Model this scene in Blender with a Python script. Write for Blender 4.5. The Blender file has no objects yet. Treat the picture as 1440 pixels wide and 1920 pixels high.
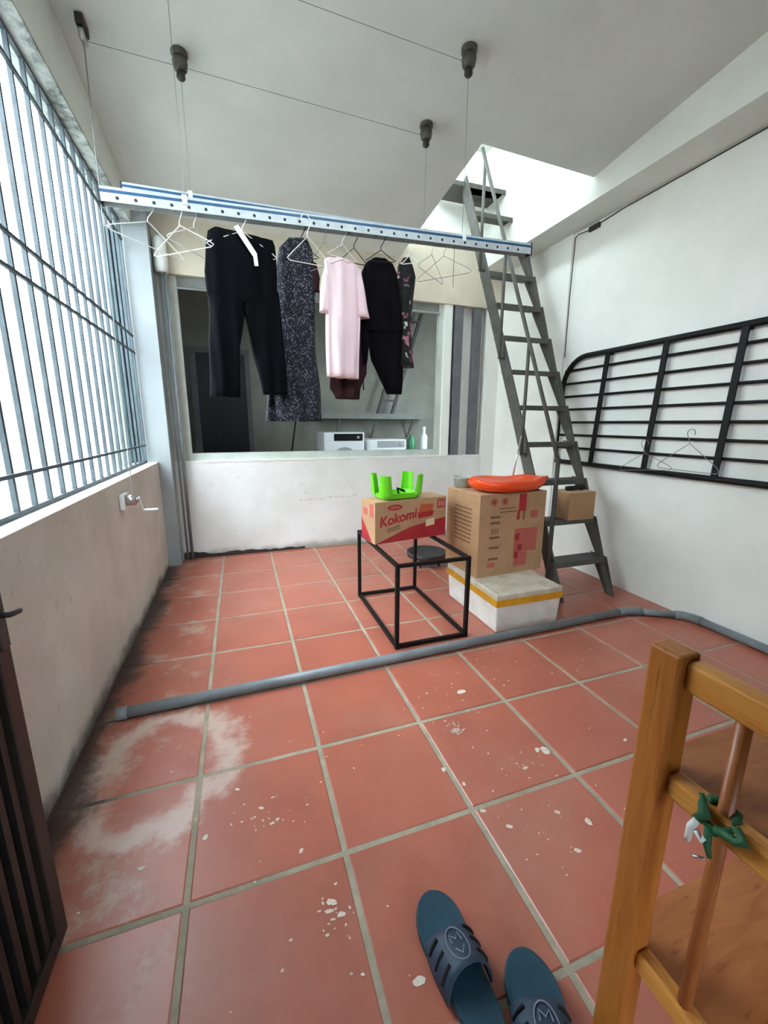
import bpy, bmesh, math, random
from mathutils import Vector, Matrix, Euler

random.seed(7)
S = bpy.context.scene
COL = S.collection
PI = math.pi

# ------------------------------------------------------------------ camera
cam_data = bpy.data.cameras.new('camera')
cam_data.sensor_fit = 'HORIZONTAL'
cam_data.sensor_width = 36.0
cam_data.lens = 769.4 * 36.0 / 1440.0
cam_data.clip_start = 0.02
cam = bpy.data.objects.new('camera', cam_data)
COL.objects.link(cam)
_yaw, _pitch, _roll = 0.3345, 0.2114, 0.0041
_f = Vector((math.sin(_yaw) * math.cos(_pitch), math.cos(_yaw) * math.cos(_pitch), -math.sin(_pitch)))
_r = Vector((math.cos(_yaw), -math.sin(_yaw), 0))
_u = _r.cross(_f)
_r2 = _r * math.cos(_roll) + _u * math.sin(_roll)
_u2 = _u * math.cos(_roll) - _r * math.sin(_roll)
_m = Matrix((_r2, _u2, -_f)).transposed().to_4x4()
_m.translation = Vector((0.2479, -1.1185, 1.447))
cam.matrix_world = _m
S.camera = cam

# ------------------------------------------------------------------ sky, exposure
W = bpy.data.worlds.new('overcast_sky')
S.world = W
W.use_nodes = True
bg = W.node_tree.nodes['Background']
bg.inputs['Color'].default_value = (0.79, 0.92, 1.0, 1)
bg.inputs['Strength'].default_value = 17.0
S.view_settings.view_transform = 'Standard'
S.view_settings.look = 'None'
S.view_settings.gamma = 1.0
S.view_settings.use_curve_mapping = False
S.view_settings.exposure = 0.12
S.cycles.max_bounces = 10
S.cycles.diffuse_bounces = 6


# ------------------------------------------------------------------ materials
def lin(c):
    c = c / 255.0
    return c / 12.92 if c <= 0.04045 else ((c + 0.055) / 1.055) ** 2.4


def rgb(r, g, b):
    return (lin(r), lin(g), lin(b), 1.0)


class NT:
    """small wrapper to write node trees briefly"""
    def __init__(self, name):
        self.m = bpy.data.materials.new(name)
        self.m.use_nodes = True
        self.t = self.m.node_tree
        self.b = self.t.nodes['Principled BSDF']

    def n(self, kind, **kw):
        nd = self.t.nodes.new(kind)
        for k, v in kw.items():
            if k.startswith('i_'):
                nd.inputs[k[2:].replace('_', ' ')].default_value = v
            else:
                setattr(nd, k, v)
        return nd

    def l(self, a, b):
        self.t.links.new(a, b)

    def mix(self, fac, a, b, blend='MIX'):
        nd = self.t.nodes.new('ShaderNodeMix')
        nd.data_type = 'RGBA'
        nd.blend_type = blend
        for k, v in ((0, fac), (6, a), (7, b)):
            if hasattr(v, 'is_linked') or hasattr(v, 'links'):
                self.l(v, nd.inputs[k])
            else:
                nd.inputs[k].default_value = v
        return nd.outputs[2]

    def math(self, op, a, b=None, c=None, clamp=False):
        nd = self.t.nodes.new('ShaderNodeMath')
        nd.operation = op
        nd.use_clamp = clamp
        for k, v in ((0, a), (1, b), (2, c)):
            if v is None:
                continue
            if hasattr(v, 'links'):
                self.l(v, nd.inputs[k])
            else:
                nd.inputs[k].default_value = v
        return nd.outputs[0]

    def ramp(self, x, a, b):
        nd = self.t.nodes.new('ShaderNodeMapRange')
        nd.interpolation_type = 'SMOOTHSTEP'
        self.l(x, nd.inputs[0])
        nd.inputs[1].default_value = a
        nd.inputs[2].default_value = b
        return nd.outputs[0]

    def noise(self, scale, detail=4, rough=0.6, vec=None, dist=0.0):
        nd = self.n('ShaderNodeTexNoise')
        nd.inputs['Scale'].default_value = scale
        nd.inputs['Detail'].default_value = detail
        nd.inputs['Roughness'].default_value = rough
        nd.inputs['Distortion'].default_value = dist
        if vec is not None:
            self.l(vec, nd.inputs['Vector'])
        return nd.outputs['Fac']

    def pos(self):
        return self.n('ShaderNodeNewGeometry').outputs['Position']

    def obj(self):
        return self.n('ShaderNodeTexCoord').outputs['Object']

    def scaled(self, vec, s):
        nd = self.n('ShaderNodeMapping')
        nd.inputs['Scale'].default_value = s
        self.l(vec, nd.inputs['Vector'])
        return nd.outputs[0]

    def bump(self, h, strength=0.2, dist=0.01):
        nd = self.n('ShaderNodeBump')
        nd.inputs['Strength'].default_value = strength
        nd.inputs['Distance'].default_value = dist
        self.l(h, nd.inputs['Height'])
        self.l(nd.outputs[0], self.b.inputs['Normal'])

    def base(self, c):
        if hasattr(c, 'links'):
            self.l(c, self.b.inputs['Base Color'])
        else:
            self.b.inputs['Base Color'].default_value = c

    def set(self, **kw):
        for k, v in kw.items():
            self.b.inputs[k.replace('_', ' ')].default_value = v


def simple(name, c1, c2=None, rough=0.6, scale=6.0, metallic=0.0, bump=0.0, bscale=40.0, space='pos', spec=0.5):
    n = NT(name)
    v = n.pos() if space == 'pos' else n.obj()
    if c2 is not None:
        n.base(n.mix(n.ramp(n.noise(scale, 5, 0.65, v), 0.3, 0.7), c1, c2))
    else:
        n.base(c1)
    n.set(Roughness=rough, Metallic=metallic)
    n.b.inputs['Specular IOR Level'].default_value = spec
    if bump:
        n.bump(n.noise(bscale, 4, 0.6, v), bump, 0.004)
    return n.m


M = {}
M['ceiling'] = simple('ceiling_plaster', rgb(216, 219, 215), rgb(206, 209, 204), 0.9, 1.5, bump=0.15, bscale=60)
M['wall_white'] = simple('white_wall_plaster', rgb(232, 232, 226), rgb(222, 223, 216), 0.85, 1.8, bump=0.12, bscale=25)
M['beam'] = simple('beam_plaster', rgb(222, 224, 217), rgb(212, 214, 207), 0.9, 2.0, bump=0.1, bscale=30)
M['pillar'] = simple('pale_grey_pillar_paint', rgb(160, 166, 168), rgb(150, 156, 158), 0.85, 2.0)
M['beige'] = simple('beige_plaster', rgb(206, 197, 178), rgb(192, 182, 162), 0.9, 2.5)
M['interior'] = simple('house_interior_plaster', rgb(140, 132, 124), rgb(130, 122, 114), 0.9, 2.0)

# dirty low wall paint: grime rising from the floor with ragged edge
def dirty_wall(name, c1, c2, dirt, top=0.35, amount=0.8, drips=False):
    n = NT(name)
    p = n.pos()
    sep = n.n('ShaderNodeSeparateXYZ')
    n.l(p, sep.inputs[0])
    base = n.mix(n.ramp(n.noise(2.2, 5, 0.6, p), 0.3, 0.7), c1, c2)
    nz = n.noise(3.5, 6, 0.7, p)
    h = n.math('SUBTRACT', n.math('MULTIPLY', nz, top * 2.0), sep.outputs[2])
    mask = n.math('MULTIPLY', n.ramp(h, 0.0, top), amount)
    sp = n.ramp(n.noise(14, 4, 0.7, p), 0.60, 0.74)
    mask2 = n.math('MAXIMUM', mask, n.math('MULTIPLY', sp, 0.25))
    n.base(n.mix(mask2, base, dirt))
    n.set(Roughness=0.9)
    n.bump(n.noise(30, 4, 0.6, p), 0.15, 0.004)
    return n.m


M['wall_left'] = dirty_wall('left_wall_paint', rgb(205, 197, 187), rgb(188, 178, 167), rgb(70, 58, 48), 0.11, 0.85)
M['wall_half'] = dirty_wall('half_wall_paint', rgb(224, 223, 220), rgb(212, 210, 205), rgb(120, 116, 102), 0.10, 0.7)

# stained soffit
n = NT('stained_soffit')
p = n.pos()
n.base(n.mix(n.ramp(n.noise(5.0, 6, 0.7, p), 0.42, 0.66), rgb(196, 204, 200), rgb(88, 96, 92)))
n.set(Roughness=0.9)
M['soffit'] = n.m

# terracotta tile
n = NT('terracotta_tile')
p = n.pos()
sep = n.n('ShaderNodeSeparateXYZ')
n.l(p, sep.inputs[0])
rnd = n.n('ShaderNodeObjectInfo').outputs['Random']
c = n.mix(n.ramp(n.noise(3.0, 5, 0.6, p), 0.3, 0.7), rgb(176, 98, 76), rgb(160, 86, 68))
c = n.mix(n.math('MULTIPLY', rnd, 0.45), c, rgb(182, 104, 84))
# dusty film
c = n.mix(n.math('MULTIPLY', n.ramp(n.noise(1.3, 6, 0.7, p), 0.45, 0.75), 0.22), c, rgb(176, 150, 136))
# chalky ring left by dried water near the window wall
dx = n.math('MULTIPLY', n.math('SUBTRACT', sep.outputs[0], -0.16), 3.1)
dy = n.math('MULTIPLY', n.math('SUBTRACT', sep.outputs[1], 0.62), 2.6)
rr = n.math('SQRT', n.math('ADD', n.math('MULTIPLY', dx, dx), n.math('MULTIPLY', dy, dy)))
rr = n.math('ADD', rr, n.math('MULTIPLY', n.math('SUBTRACT', n.noise(4.0, 5, 0.6, p), 0.5), 1.3))
band = n.math('MULTIPLY', n.ramp(rr, 0.50, 0.82), n.math('SUBTRACT', 1.0, n.ramp(rr, 0.84, 1.10)))
c = n.mix(n.math('MULTIPLY', band, 0.62), c, rgb(214, 200, 188))
# pale dried splash marks by the window wall further back
st = n.math('MULTIPLY', n.ramp(n.noise(3.6, 6, 0.7, p), 0.50, 0.68),
            n.math('SUBTRACT', 1.0, n.ramp(sep.outputs[0], -0.15, 0.08)))
c = n.mix(n.math('MULTIPLY', st, 0.6), c, rgb(188, 178, 158))
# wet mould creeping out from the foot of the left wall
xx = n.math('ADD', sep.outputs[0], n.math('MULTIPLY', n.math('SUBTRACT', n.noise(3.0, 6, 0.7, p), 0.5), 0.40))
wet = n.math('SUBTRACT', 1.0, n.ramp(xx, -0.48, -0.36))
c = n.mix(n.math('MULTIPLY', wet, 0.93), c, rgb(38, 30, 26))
n.base(c)
n.l(n.math('MULTIPLY_ADD', n.noise(8, 4, 0.6, p), 0.25, 0.24), n.b.inputs['Roughness'])
n.b.inputs['Specular IOR Level'].default_value = 0.7
n.bump(n.noise(25, 4, 0.6, p), 0.10, 0.003)
M['tile'] = n.m

n = NT('cement_grout')
p = n.pos()
c = n.mix(n.ramp(n.noise(7, 5, 0.7, p), 0.3, 0.7), rgb(172, 162, 142), rgb(146, 140, 122))
sep = n.n('ShaderNodeSeparateXYZ')
n.l(p, sep.inputs[0])
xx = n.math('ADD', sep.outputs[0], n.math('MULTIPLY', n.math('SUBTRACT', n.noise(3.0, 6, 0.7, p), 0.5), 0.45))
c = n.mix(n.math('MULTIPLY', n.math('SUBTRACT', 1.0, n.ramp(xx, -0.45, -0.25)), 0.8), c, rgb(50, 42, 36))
n.base(c)
n.set(Roughness=0.9)
M['grout'] = n.m

M['paint_spot'] = simple('dried_white_paint', rgb(226, 214, 200), rgb(206, 190, 175), 0.7, 30)
M['pvc'] = simple('grey_pvc', rgb(128, 134, 138), rgb(108, 114, 118), 0.4, 5, space='obj')
M['grille'] = simple('grey_painted_iron', rgb(78, 88, 94), rgb(62, 70, 76), 0.55, 9, 0.0, spec=0.3)
M['black_metal'] = simple('black_painted_steel', rgb(12, 13, 13), rgb(18, 18, 17), 0.55, 20, 0.0, spec=0.25)
M['gate_metal'] = simple('dark_brown_gate_paint', rgb(40, 32, 30), rgb(30, 24, 23), 0.5, 12, 0.2)
M['gate_inner'] = simple('gate_slat_paint', rgb(18, 16, 16), rgb(24, 22, 21), 0.5, 12, 0.2)
M['steel'] = simple('brushed_steel', rgb(190, 190, 190), None, 0.3, 1, 0.9)
M['stair'] = simple('grey_stair_paint', rgb(86, 85, 80), rgb(70, 70, 66), 0.6, 8, 0.0, bump=0.1, bscale=30)
M['stair_dark'] = simple('dark_stair_paint', rgb(62, 60, 56), rgb(50, 48, 46), 0.6, 8)
M['alu'] = simple('ribbed_aluminium', rgb(190, 197, 197), rgb(174, 182, 184), 0.45, 20, 0.1)
M['blue_strip'] = simple('blue_rail_strip', rgb(34, 84, 122), rgb(28, 70, 104), 0.4, 10)
M['hole_dark'] = simple('dark_hole_liner', rgb(40, 44, 46), None, 0.8)
M['cable'] = simple('grey_steel_cable', rgb(122, 126, 122), None, 0.6)
M['black_cable'] = simple('black_cable', rgb(24, 24, 24), None, 0.6)
M['pulley'] = simple('dull_pulley_metal', rgb(92, 90, 80), rgb(70, 68, 60), 0.5, 30, 0.4)
M['white_plastic'] = simple('white_plastic', rgb(232, 234, 230), rgb(222, 224, 220), 0.45, 5)
M['post_grey'] = simple('grey_post_paint', rgb(104, 104, 106), rgb(88, 88, 92), 0.6, 6)
M['frame_alu'] = simple('window_frame_paint', rgb(196, 200, 192), rgb(176, 182, 174), 0.55, 5)
M['foam'] = simple('white_polystyrene', rgb(238, 235, 228), rgb(222, 214, 204), 0.8, 6, bump=0.3, bscale=120)
M['foam_lid'] = simple('soiled_polystyrene_lid', rgb(206, 196, 178), rgb(176, 164, 146), 0.85, 7, bump=0.3, bscale=120)
M['tape'] = simple('yellow_packing_tape', rgb(216, 160, 40), rgb(196, 138, 26), 0.3, 8)
M['kraft'] = simple('brown_cardboard', rgb(178, 140, 104), rgb(164, 126, 92), 0.8, 5, space='obj', bump=0.08, bscale=60)
M['kraft_light'] = simple('pale_cardboard', rgb(200, 164, 128), rgb(186, 150, 114), 0.8, 5, space='obj')
M['print_red'] = simple('red_carton_ink', rgb(168, 34, 42), rgb(150, 26, 36), 0.7, 9)
M['print_pink'] = simple('faded_red_carton_ink', rgb(182, 92, 84), rgb(168, 84, 72), 0.75, 9)
M['print_brown'] = simple('brown_carton_ink', rgb(116, 80, 58), rgb(104, 72, 52), 0.75, 9)
M['print_orange'] = simple('orange_carton_ink', rgb(190, 96, 50), rgb(170, 70, 44), 0.75, 40)
M['print_cream'] = simple('cream_carton_ink', rgb(214, 190, 158), None, 0.75)
M['green_plastic'] = simple('lime_green_plastic', rgb(112, 208, 36), rgb(98, 196, 28), 0.35, 3)
M['orange_plastic'] = simple('orange_red_plastic', rgb(242, 84, 26), rgb(226, 66, 18), 0.35, 6, bump=0.25, bscale=22)
M['clear_tub'] = simple('cloudy_grey_plastic', rgb(176, 182, 176), rgb(156, 162, 156), 0.35, 8)
M['dark_iron'] = simple('blackened_iron', rgb(46, 42, 42), rgb(58, 52, 50), 0.6, 12, 0.1)
M['black_cloth'] = simple('black_cotton', rgb(11, 12, 17), rgb(7, 8, 11), 0.95, 9, spec=0.1)
M['black_cloth2'] = simple('black_purple_jersey', rgb(13, 9, 14), rgb(7, 6, 8), 0.95, 9, spec=0.1)
M['maroon_cloth'] = simple('dark_maroon_cotton', rgb(56, 34, 38), rgb(44, 26, 30), 0.95, 9, spec=0.1)
M['pink_cloth'] = simple('pale_pink_cotton', rgb(244, 218, 220), rgb(236, 206, 210), 0.95, 5, spec=0.1, bump=0.15, bscale=12)
M['wash_white'] = simple('white_appliance_enamel', rgb(228, 230, 232), None, 0.35)
M['wash_dark'] = simple('dark_smoked_glass', rgb(24, 28, 32), None, 0.15)
M['panel_grey'] = simple('grey_appliance_panel', rgb(150, 154, 156), None, 0.4)
M['back_wall'] = simple('laundry_wall_paint', rgb(138, 138, 130), rgb(122, 122, 114), 0.9, 1.5)
M['back_floor'] = simple('laundry_floor', rgb(140, 132, 124), rgb(122, 116, 108), 0.8, 3)
M['door_dark'] = simple('near_black_door_paint', rgb(26, 27, 36), rgb(20, 21, 28), 0.5, 4)
M['concrete'] = simple('grey_concrete', rgb(128, 130, 126), rgb(108, 110, 106), 0.9, 5, bump=0.2, bscale=30)
M['green_bottle'] = simple('green_plastic_bottle', rgb(54, 120, 84), None, 0.35)
M['pale_bottle'] = simple('pale_plastic_bottle', rgb(206, 210, 208), None, 0.35)
M['slipper'] = simple('teal_blue_foam', rgb(28, 68, 86), rgb(22, 56, 74), 0.7, 10, bump=0.2, bscale=160, space='obj')
M['slipper_strap'] = simple('dark_blue_rubber', rgb(46, 66, 88), rgb(38, 56, 76), 0.6, 10, space='obj')
M['emblem'] = simple('grey_blue_emblem', rgb(124, 132, 150), None, 0.5)
M['slot'] = simple('black_slot', rgb(10, 14, 18), None, 0.9)
M['green_twine'] = simple('dark_green_twine', rgb(30, 96, 58), rgb(20, 72, 44), 0.6, 60, bump=0.4, bscale=200)
M['neighbour'] = simple('neighbour_wall', rgb(52, 64, 66), rgb(40, 48, 50), 0.8, 3)
M['teal_tube'] = simple('teal_plastic_strip', rgb(60, 92, 94), rgb(44, 72, 76), 0.5, 6)

# pine wood: stretched grain
def wood(name, c1, c2, c3, axis_scale, rough=0.4):
    n = NT(name)
    v = n.scaled(n.obj(), axis_scale)
    g = n.noise(9, 6, 0.65, v, 0.6)
    c = n.mix(n.ramp(g, 0.32, 0.68), c1, c2)
    k = n.ramp(n.noise(26, 4, 0.6, v), 0.58, 0.72)
    n.base(n.mix(n.math('MULTIPLY', k, 0.6), c, c3))
    n.set(Roughness=rough)
    n.bump(g, 0.08, 0.002)
    return n.m


M['pine_v'] = wood('varnished_pine_upright', rgb(184, 116, 50), rgb(162, 94, 36), rgb(118, 62, 22), (4, 4, 0.35))
M['pine_y'] = wood('varnished_pine_rail', rgb(216, 152, 72), rgb(196, 128, 56), rgb(150, 88, 36), (4, 0.35, 4))
M['pine_board'] = wood('reddish_board', rgb(178, 112, 64), rgb(158, 92, 50), rgb(122, 66, 36), (0.6, 3, 3), 0.45)
M['dowel'] = wood('brown_dowel', rgb(164, 98, 52), rgb(146, 80, 40), rgb(110, 58, 28), (5, 5, 0.4))

# patterned dress fabric
n = NT('dark_floral_fabric')
v = n.obj()
vor = n.n('ShaderNodeTexVoronoi', feature='F1')
vor.inputs['Scale'].default_value = 95
n.l(v, vor.inputs['Vector'])
m1 = n.math('MULTIPLY', n.math('SUBTRACT', 1.0, n.ramp(vor.outputs['Distance'], 0.32, 0.46)), n.ramp(n.noise(34, 3, 0.6, v), 0.36, 0.56))
n.base(n.mix(n.math('MULTIPLY', m1, 0.85), rgb(18, 18, 28), rgb(112, 114, 128)))
n.set(Roughness=0.95)
M['dress_cloth'] = n.m
n = NT('black_pink_floral_fabric')
v = n.obj()
k = n.ramp(n.noise(11, 3, 0.5, v), 0.56, 0.62)
k2 = n.ramp(n.noise(16, 3, 0.5, n.scaled(v, (1.3, 1.1, 1.2))), 0.60, 0.66)
c = n.mix(k, rgb(14, 13, 15), rgb(172, 108, 122))
n.base(n.mix(k2, c, rgb(188, 190, 180)))
n.set(Roughness=0.95)
M['floral_cloth'] = n.m


# ------------------------------------------------------------------ mesh helpers
class MB:
    def __init__(self):
        self.v, self.f = [], []

    def add(self, vs, fs):
        o = len(self.v)
        self.v += [tuple(x) for x in vs]
        self.f += [tuple(i + o for i in f) for f in fs]
        return self

    def box(self, c, s, rot=None):
        c = Vector(c)
        h = Vector(s) / 2
        vs = []
        for z in (-1, 1):
            for x, y in ((-1, -1), (1, -1), (1, 1), (-1, 1)):
                q = Vector((x * h.x, y * h.y, z * h.z))
                if rot is not None:
                    q = rot @ q
                vs.append(c + q)
        return self.add(vs, [(0, 3, 2, 1), (4, 5, 6, 7), (0, 1, 5, 4), (1, 2, 6, 5), (2, 3, 7, 6), (3, 0, 4, 7)])

    def span(self, a, b):
        a, b = Vector(a), Vector(b)
        return self.box((a + b) / 2, (abs(b.x - a.x), abs(b.y - a.y), abs(b.z - a.z)))

    def bar(self, a, b, w, d, side=(1, 0, 0)):
        """rectangular bar from a to b; w along 'side', d across"""
        a, b = Vector(a), Vector(b)
        t = (b - a).normalized()
        s = Vector(side)
        s = (s - t * s.dot(t)).normalized()
        q = t.cross(s)
        vs = []
        for p in (a, b):
            for i, j in ((-1, -1), (1, -1), (1, 1), (-1, 1)):
                vs.append(p + s * (i * w / 2) + q * (j * d / 2))
        return self.add(vs, [(0, 3, 2, 1), (4, 5, 6, 7), (0, 1, 5, 4), (1, 2, 6, 5), (2, 3, 7, 6), (3, 0, 4, 7)])

    def tube(self, pts, r, n=10, caps=True, closed=False, radii=None):
        pts = [Vector(p) for p in pts]
        m = len(pts)
        rings = []
        prev = None
        for i, p in enumerate(pts):
            if closed:
                t = (pts[(i + 1) % m] - pts[i - 1]).normalized()
            elif i == 0:
                t = (pts[1] - pts[0]).normalized()
            elif i == m - 1:
                t = (pts[-1] - pts[-2]).normalized()
            else:
                t = ((pts[i + 1] - p).normalized() + (p - pts[i - 1]).normalized()).normalized()
            if prev is None:
                a = Vector((0, 0, 1)) if abs(t.z) < 0.9 else Vector((1, 0, 0))
                s = t.cross(a).normalized()
            else:
                s = (prev - t * prev.dot(t)).normalized()
            prev = s
            q = t.cross(s)
            rr = radii[i] if radii else r
            rings.append([p + (s * math.cos(2 * PI * k / n) + q * math.sin(2 * PI * k / n)) * rr for k in range(n)])
        vs = [v for ring in rings for v in ring]
        fs = []
        for i in range(m if closed else m - 1):
            j = (i + 1) % m
            for k in range(n):
                k2 = (k + 1) % n
                fs.append((i * n + k, i * n + k2, j * n + k2, j * n + k))
        if caps and not closed:
            fs.append(tuple(range(n - 1, -1, -1)))
            fs.append(tuple((m - 1) * n + k for k in range(n)))
        return self.add(vs, fs)

    def loft(self, rings, cap0=True, cap1=True):
        n = len(rings[0])
        vs = [v for r in rings for v in r]
        fs = []
        for i in range(len(rings) - 1):
            for k in range(n):
                k2 = (k + 1) % n
                fs.append((i * n + k, i * n + k2, (i + 1) * n + k2, (i + 1) * n + k))
        if cap0:
            fs.append(tuple(range(n - 1, -1, -1)))
        if cap1:
            fs.append(tuple((len(rings) - 1) * n + k for k in range(n)))
        return self.add(vs, fs)

    def lathe(self, prof, c=(0, 0, 0), n=20, cap0=True, cap1=True):
        c = Vector(c)
        return self.loft([[c + Vector((r * math.cos(2 * PI * k / n), r * math.sin(2 * PI * k / n), z)) for k in range(n)] for r, z in prof], cap0, cap1)

    def prism(self, poly, vec):
        """flat polygon (list of 3-D points) extruded by vec"""
        vec = Vector(vec)
        a = [Vector(p) for p in poly]
        b = [p + vec for p in a]
        n = len(a)
        fs = [tuple(range(n - 1, -1, -1)), tuple(range(n, 2 * n))]
        for k in range(n):
            k2 = (k + 1) % n
            fs.append((k, k2, n + k2, n + k))
        return self.add(a + b, fs)

    def mesh(self, name, smooth=False):
        me = bpy.data.meshes.new(name)
        me.from_pydata([tuple(v) for v in self.v], [], self.f)
        bm = bmesh.new()
        bm.from_mesh(me)
        bmesh.ops.recalc_face_normals(bm, faces=bm.faces)
        bm.to_mesh(me)
        bm.free()
        if smooth:
            for pl in me.polygons:
                pl.use_smooth = True
        return me

    def build(self, name, mat, parent=None, smooth=False, bevel=0.0, loc=None, rz=None, subsurf=0):
        me = self.mesh(name, smooth)
        return link(name, me, mat, parent, bevel, loc, rz, subsurf)


def link(name, me, mat, parent=None, bevel=0.0, loc=None, rz=None, subsurf=0):
    o = bpy.data.objects.new(name, me)
    COL.objects.link(o)
    if mat is not None and not me.materials:
        me.materials.append(M[mat])
    if parent is not None:
        o.parent = parent
    if loc is not None:
        o.location = loc
    if rz is not None:
        o.rotation_euler = (0, 0, rz)
    if bevel:
        b = o.modifiers.new('bevel', 'BEVEL')
        b.width = bevel
        b.segments = 2
        b.limit_method = 'ANGLE'
    if subsurf:
        b = o.modifiers.new('subsurf', 'SUBSURF')
        b.levels = b.render_levels = subsurf
    return o


def tag(o, label, cat, group=None):
    o['label'] = label
    o['category'] = cat
    if group:
        o['group'] = group
    return o


def thing(name, label, cat, loc=(0, 0, 0), rz=0.0, group=None):
    o = bpy.data.objects.new(name, None)
    o.empty_display_size = 0.05
    COL.objects.link(o)
    o.location = loc
    o.rotation_euler = (0, 0, rz)
    return tag(o, label, cat, group)


def struct(o, label=None):
    o['kind'] = 'structure'
    if label:
        o['label'] = label
    return o


def text_mesh(name, body, size, mat, parent, matrix, shear=0.0, bold=0.0, extr=0.0006):
    cu = bpy.data.curves.new(name, 'FONT')
    cu.body = body
    cu.size = size
    cu.extrude = extr
    cu.shear = shear
    cu.offset = bold
    cu.align_x = 'CENTER'
    cu.align_y = 'CENTER'
    tmp = bpy.data.objects.new(name + '_tmp', cu)
    COL.objects.link(tmp)
    dg = bpy.context.evaluated_depsgraph_get()
    me = bpy.data.meshes.new_from_object(tmp.evaluated_get(dg))
    bpy.data.objects.remove(tmp)
    me.materials.clear()
    o = link(name, me, mat, parent)
    o.matrix_local = matrix
    return o


# ------------------------------------------------------------------ setting
def zc(x, y):                     # underside of the slightly falling ceiling slab
    return 3.54 - 0.113 * (y - 1.88) - 0.032 * (x + 0.52)


XL, XR, YB, YF = -0.52, 3.43, 3.61, -2.3
ZLINT, ZSILL = 3.16, 1.07

# floor bed with grout, tiles on top as separate pieces
floor = struct(MB().span((-0.75, YF, -0.12), (3.7, 3.8, -0.004)).build('floor', 'grout'), 'red terracotta tile floor with pale cement joints')
_tiles = {}
xs = [-0.5 + 0.5 * i for i in range(8)]
ys = [-2.0 + 0.5 * j for j in range(12)]
for x0 in xs:
    for y0 in ys:
        x1, y1 = min(x0 + 0.5, XR), min(y0 + 0.5, YB)
        g = 0.0095
        xa = x0 + g if x0 > -0.45 else XL + 0.004
        w_, d_ = (x1 - g) - xa, (y1 - g) - (y0 + g)
        key = (round(w_, 3), round(d_, 3))
        if key not in _tiles:
            b = 0.004
            mb = MB()
            lo = [(-w_ / 2, -d_ / 2), (w_ / 2, -d_ / 2), (w_ / 2, d_ / 2), (-w_ / 2, d_ / 2)]
            mb.loft([[(x, y, -0.012) for x, y in lo], [(x, y, -0.0025) for x, y in lo],
                     [(x - math.copysign(b, x), y - math.copysign(b, y), 0.0) for x, y in lo]])
            _tiles[key] = mb.mesh('floor_tile')
        o = link('floor_tile', _tiles[key], 'tile', floor)
        o.location = ((xa + x1 - g) / 2, y0 + g + d_ / 2, random.uniform(-0.0012, 0.0))
        o.rotation_euler = (random.uniform(-0.0012, 0.0012), random.uniform(-0.0012, 0.0012), 0)

# paint spatter on the tiles
mb = MB()
big = [(1.316, 0.64, 0.036), (1.467, 0.147, 0.036), (1.435, 0.16, 0.02), (1.319, 0.095, 0.02), (0.982, 0.20, 0.024), (1.028, 0.11, 0.016), (1.035, -0.02, 0.016),
       (1.093, -0.106, 0.018), (1.385, -0.184, 0.024), (1.302, -0.117, 0.018), (1.265, -0.257, 0.018), (0.604, -0.391, 0.026), (0.425, -0.135, 0.022), (0.445, -0.176, 0.018),
       (0.41, -0.155, 0.016), (0.235, 0.267, 0.014), (0.27, 0.19, 0.014), (0.29, 0.20, 0.012), (1.868, 0.078, 0.018), (0.04, 0.213, 0.016), (-0.153, 0.169, 0.016), (0.147, 0.384, 0.014), (0.357, 0.054, 0.014), (1.129, 0.689, 0.011)]
spots = list(big)
rs = random.Random(11)
for _ in range(60):
    a = rs.uniform(0, 2 * PI)
    r = abs(rs.gauss(0, 0.022)) + 0.004
    spots.append((1.144 + r * math.cos(a), 0.387 + 1.3 * r * math.sin(a), rs.uniform(0.002, 0.006)))
for cx, cy, sp, k in ((0.26, 0.23, 0.07, 22), (0.43, -0.16, 0.035, 20), (1.38, 0.14, 0.10, 24), (1.20, 0.62, 0.14, 22), (0.22, -0.35, 0.16, 24), (0.7, 0.4, 0.3, 20), (1.25, -0.15, 0.14, 18), (1.9, 0.5, 0.4, 14), (1.5, 0.85, 0.2, 14)):
    for _ in range(k):
        spots.append((cx + rs.gauss(0, sp), cy + rs.gauss(0, sp), rs.uniform(0.002, 0.006)))
for cx, cy, r in spots:
    r = r * (0.6 if r > 0.01 else 0.85)
    if (0.6 < cx < 1.0 and -0.7 < cy < -0.2 and r < 0.007) or cx < -0.4:
        continue
    n_ = 9
    ph = rs.uniform(0, 7)
    el = rs.uniform(0.6, 1.0)
    ring = []
    for k in range(n_):
        a = 2 * PI * k / n_
        q = r * (1 + 0.28 * math.sin(2 * a + ph) + rs.uniform(-0.2, 0.2))
        ring.append((cx + q * math.cos(a), cy + q * el * math.sin(a), 0.0002))
    mb.prism(ring, (0, 0, 0.0008))
sp = mb.build('paint_spatter', 'paint_spot', floor)
sp['kind'] = 'stuff'
sp['label'] = 'dried white paint spots spattered over the red tiles'

# left wall with window opening
wall_left = struct(MB().span((-0.70, -0.96, 0), (XL, 3.40, ZSILL)).build('wall_left', 'wall_left'), 'stained low wall under the barred window')
struct(MB().span((-0.72, 0.50, ZSILL), (XL + 0.004, 3.40, ZSILL + 0.004)).build('trim_1', 'wall_white'), 'pale window sill ledge under the bars')
mb = MB()
mb.span((-0.70, -0.96, ZSILL), (XL, 0.50, ZLINT))
mb.build('wall_left_pier', 'wall_white', wall_left)
ya, yb = -0.98, 3.9
mb = MB()
ring = lambda y, z: [(-0.70, y, ZLINT), (XL, y, ZLINT), (XL, y, zc(XL, y) + 0.03), (-0.70, y, zc(XL, y) + 0.03)]
mb.loft([ring(ya, 0), ring(yb, 0)])
mb.build('lintel_beam', 'beam', wall_left)
MB().span((-0.70, 0.50, ZLINT - 0.012), (XL - 0.004, 3.40, ZLINT - 0.0005)).build('lintel_soffit', 'soffit', wall_left)

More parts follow.
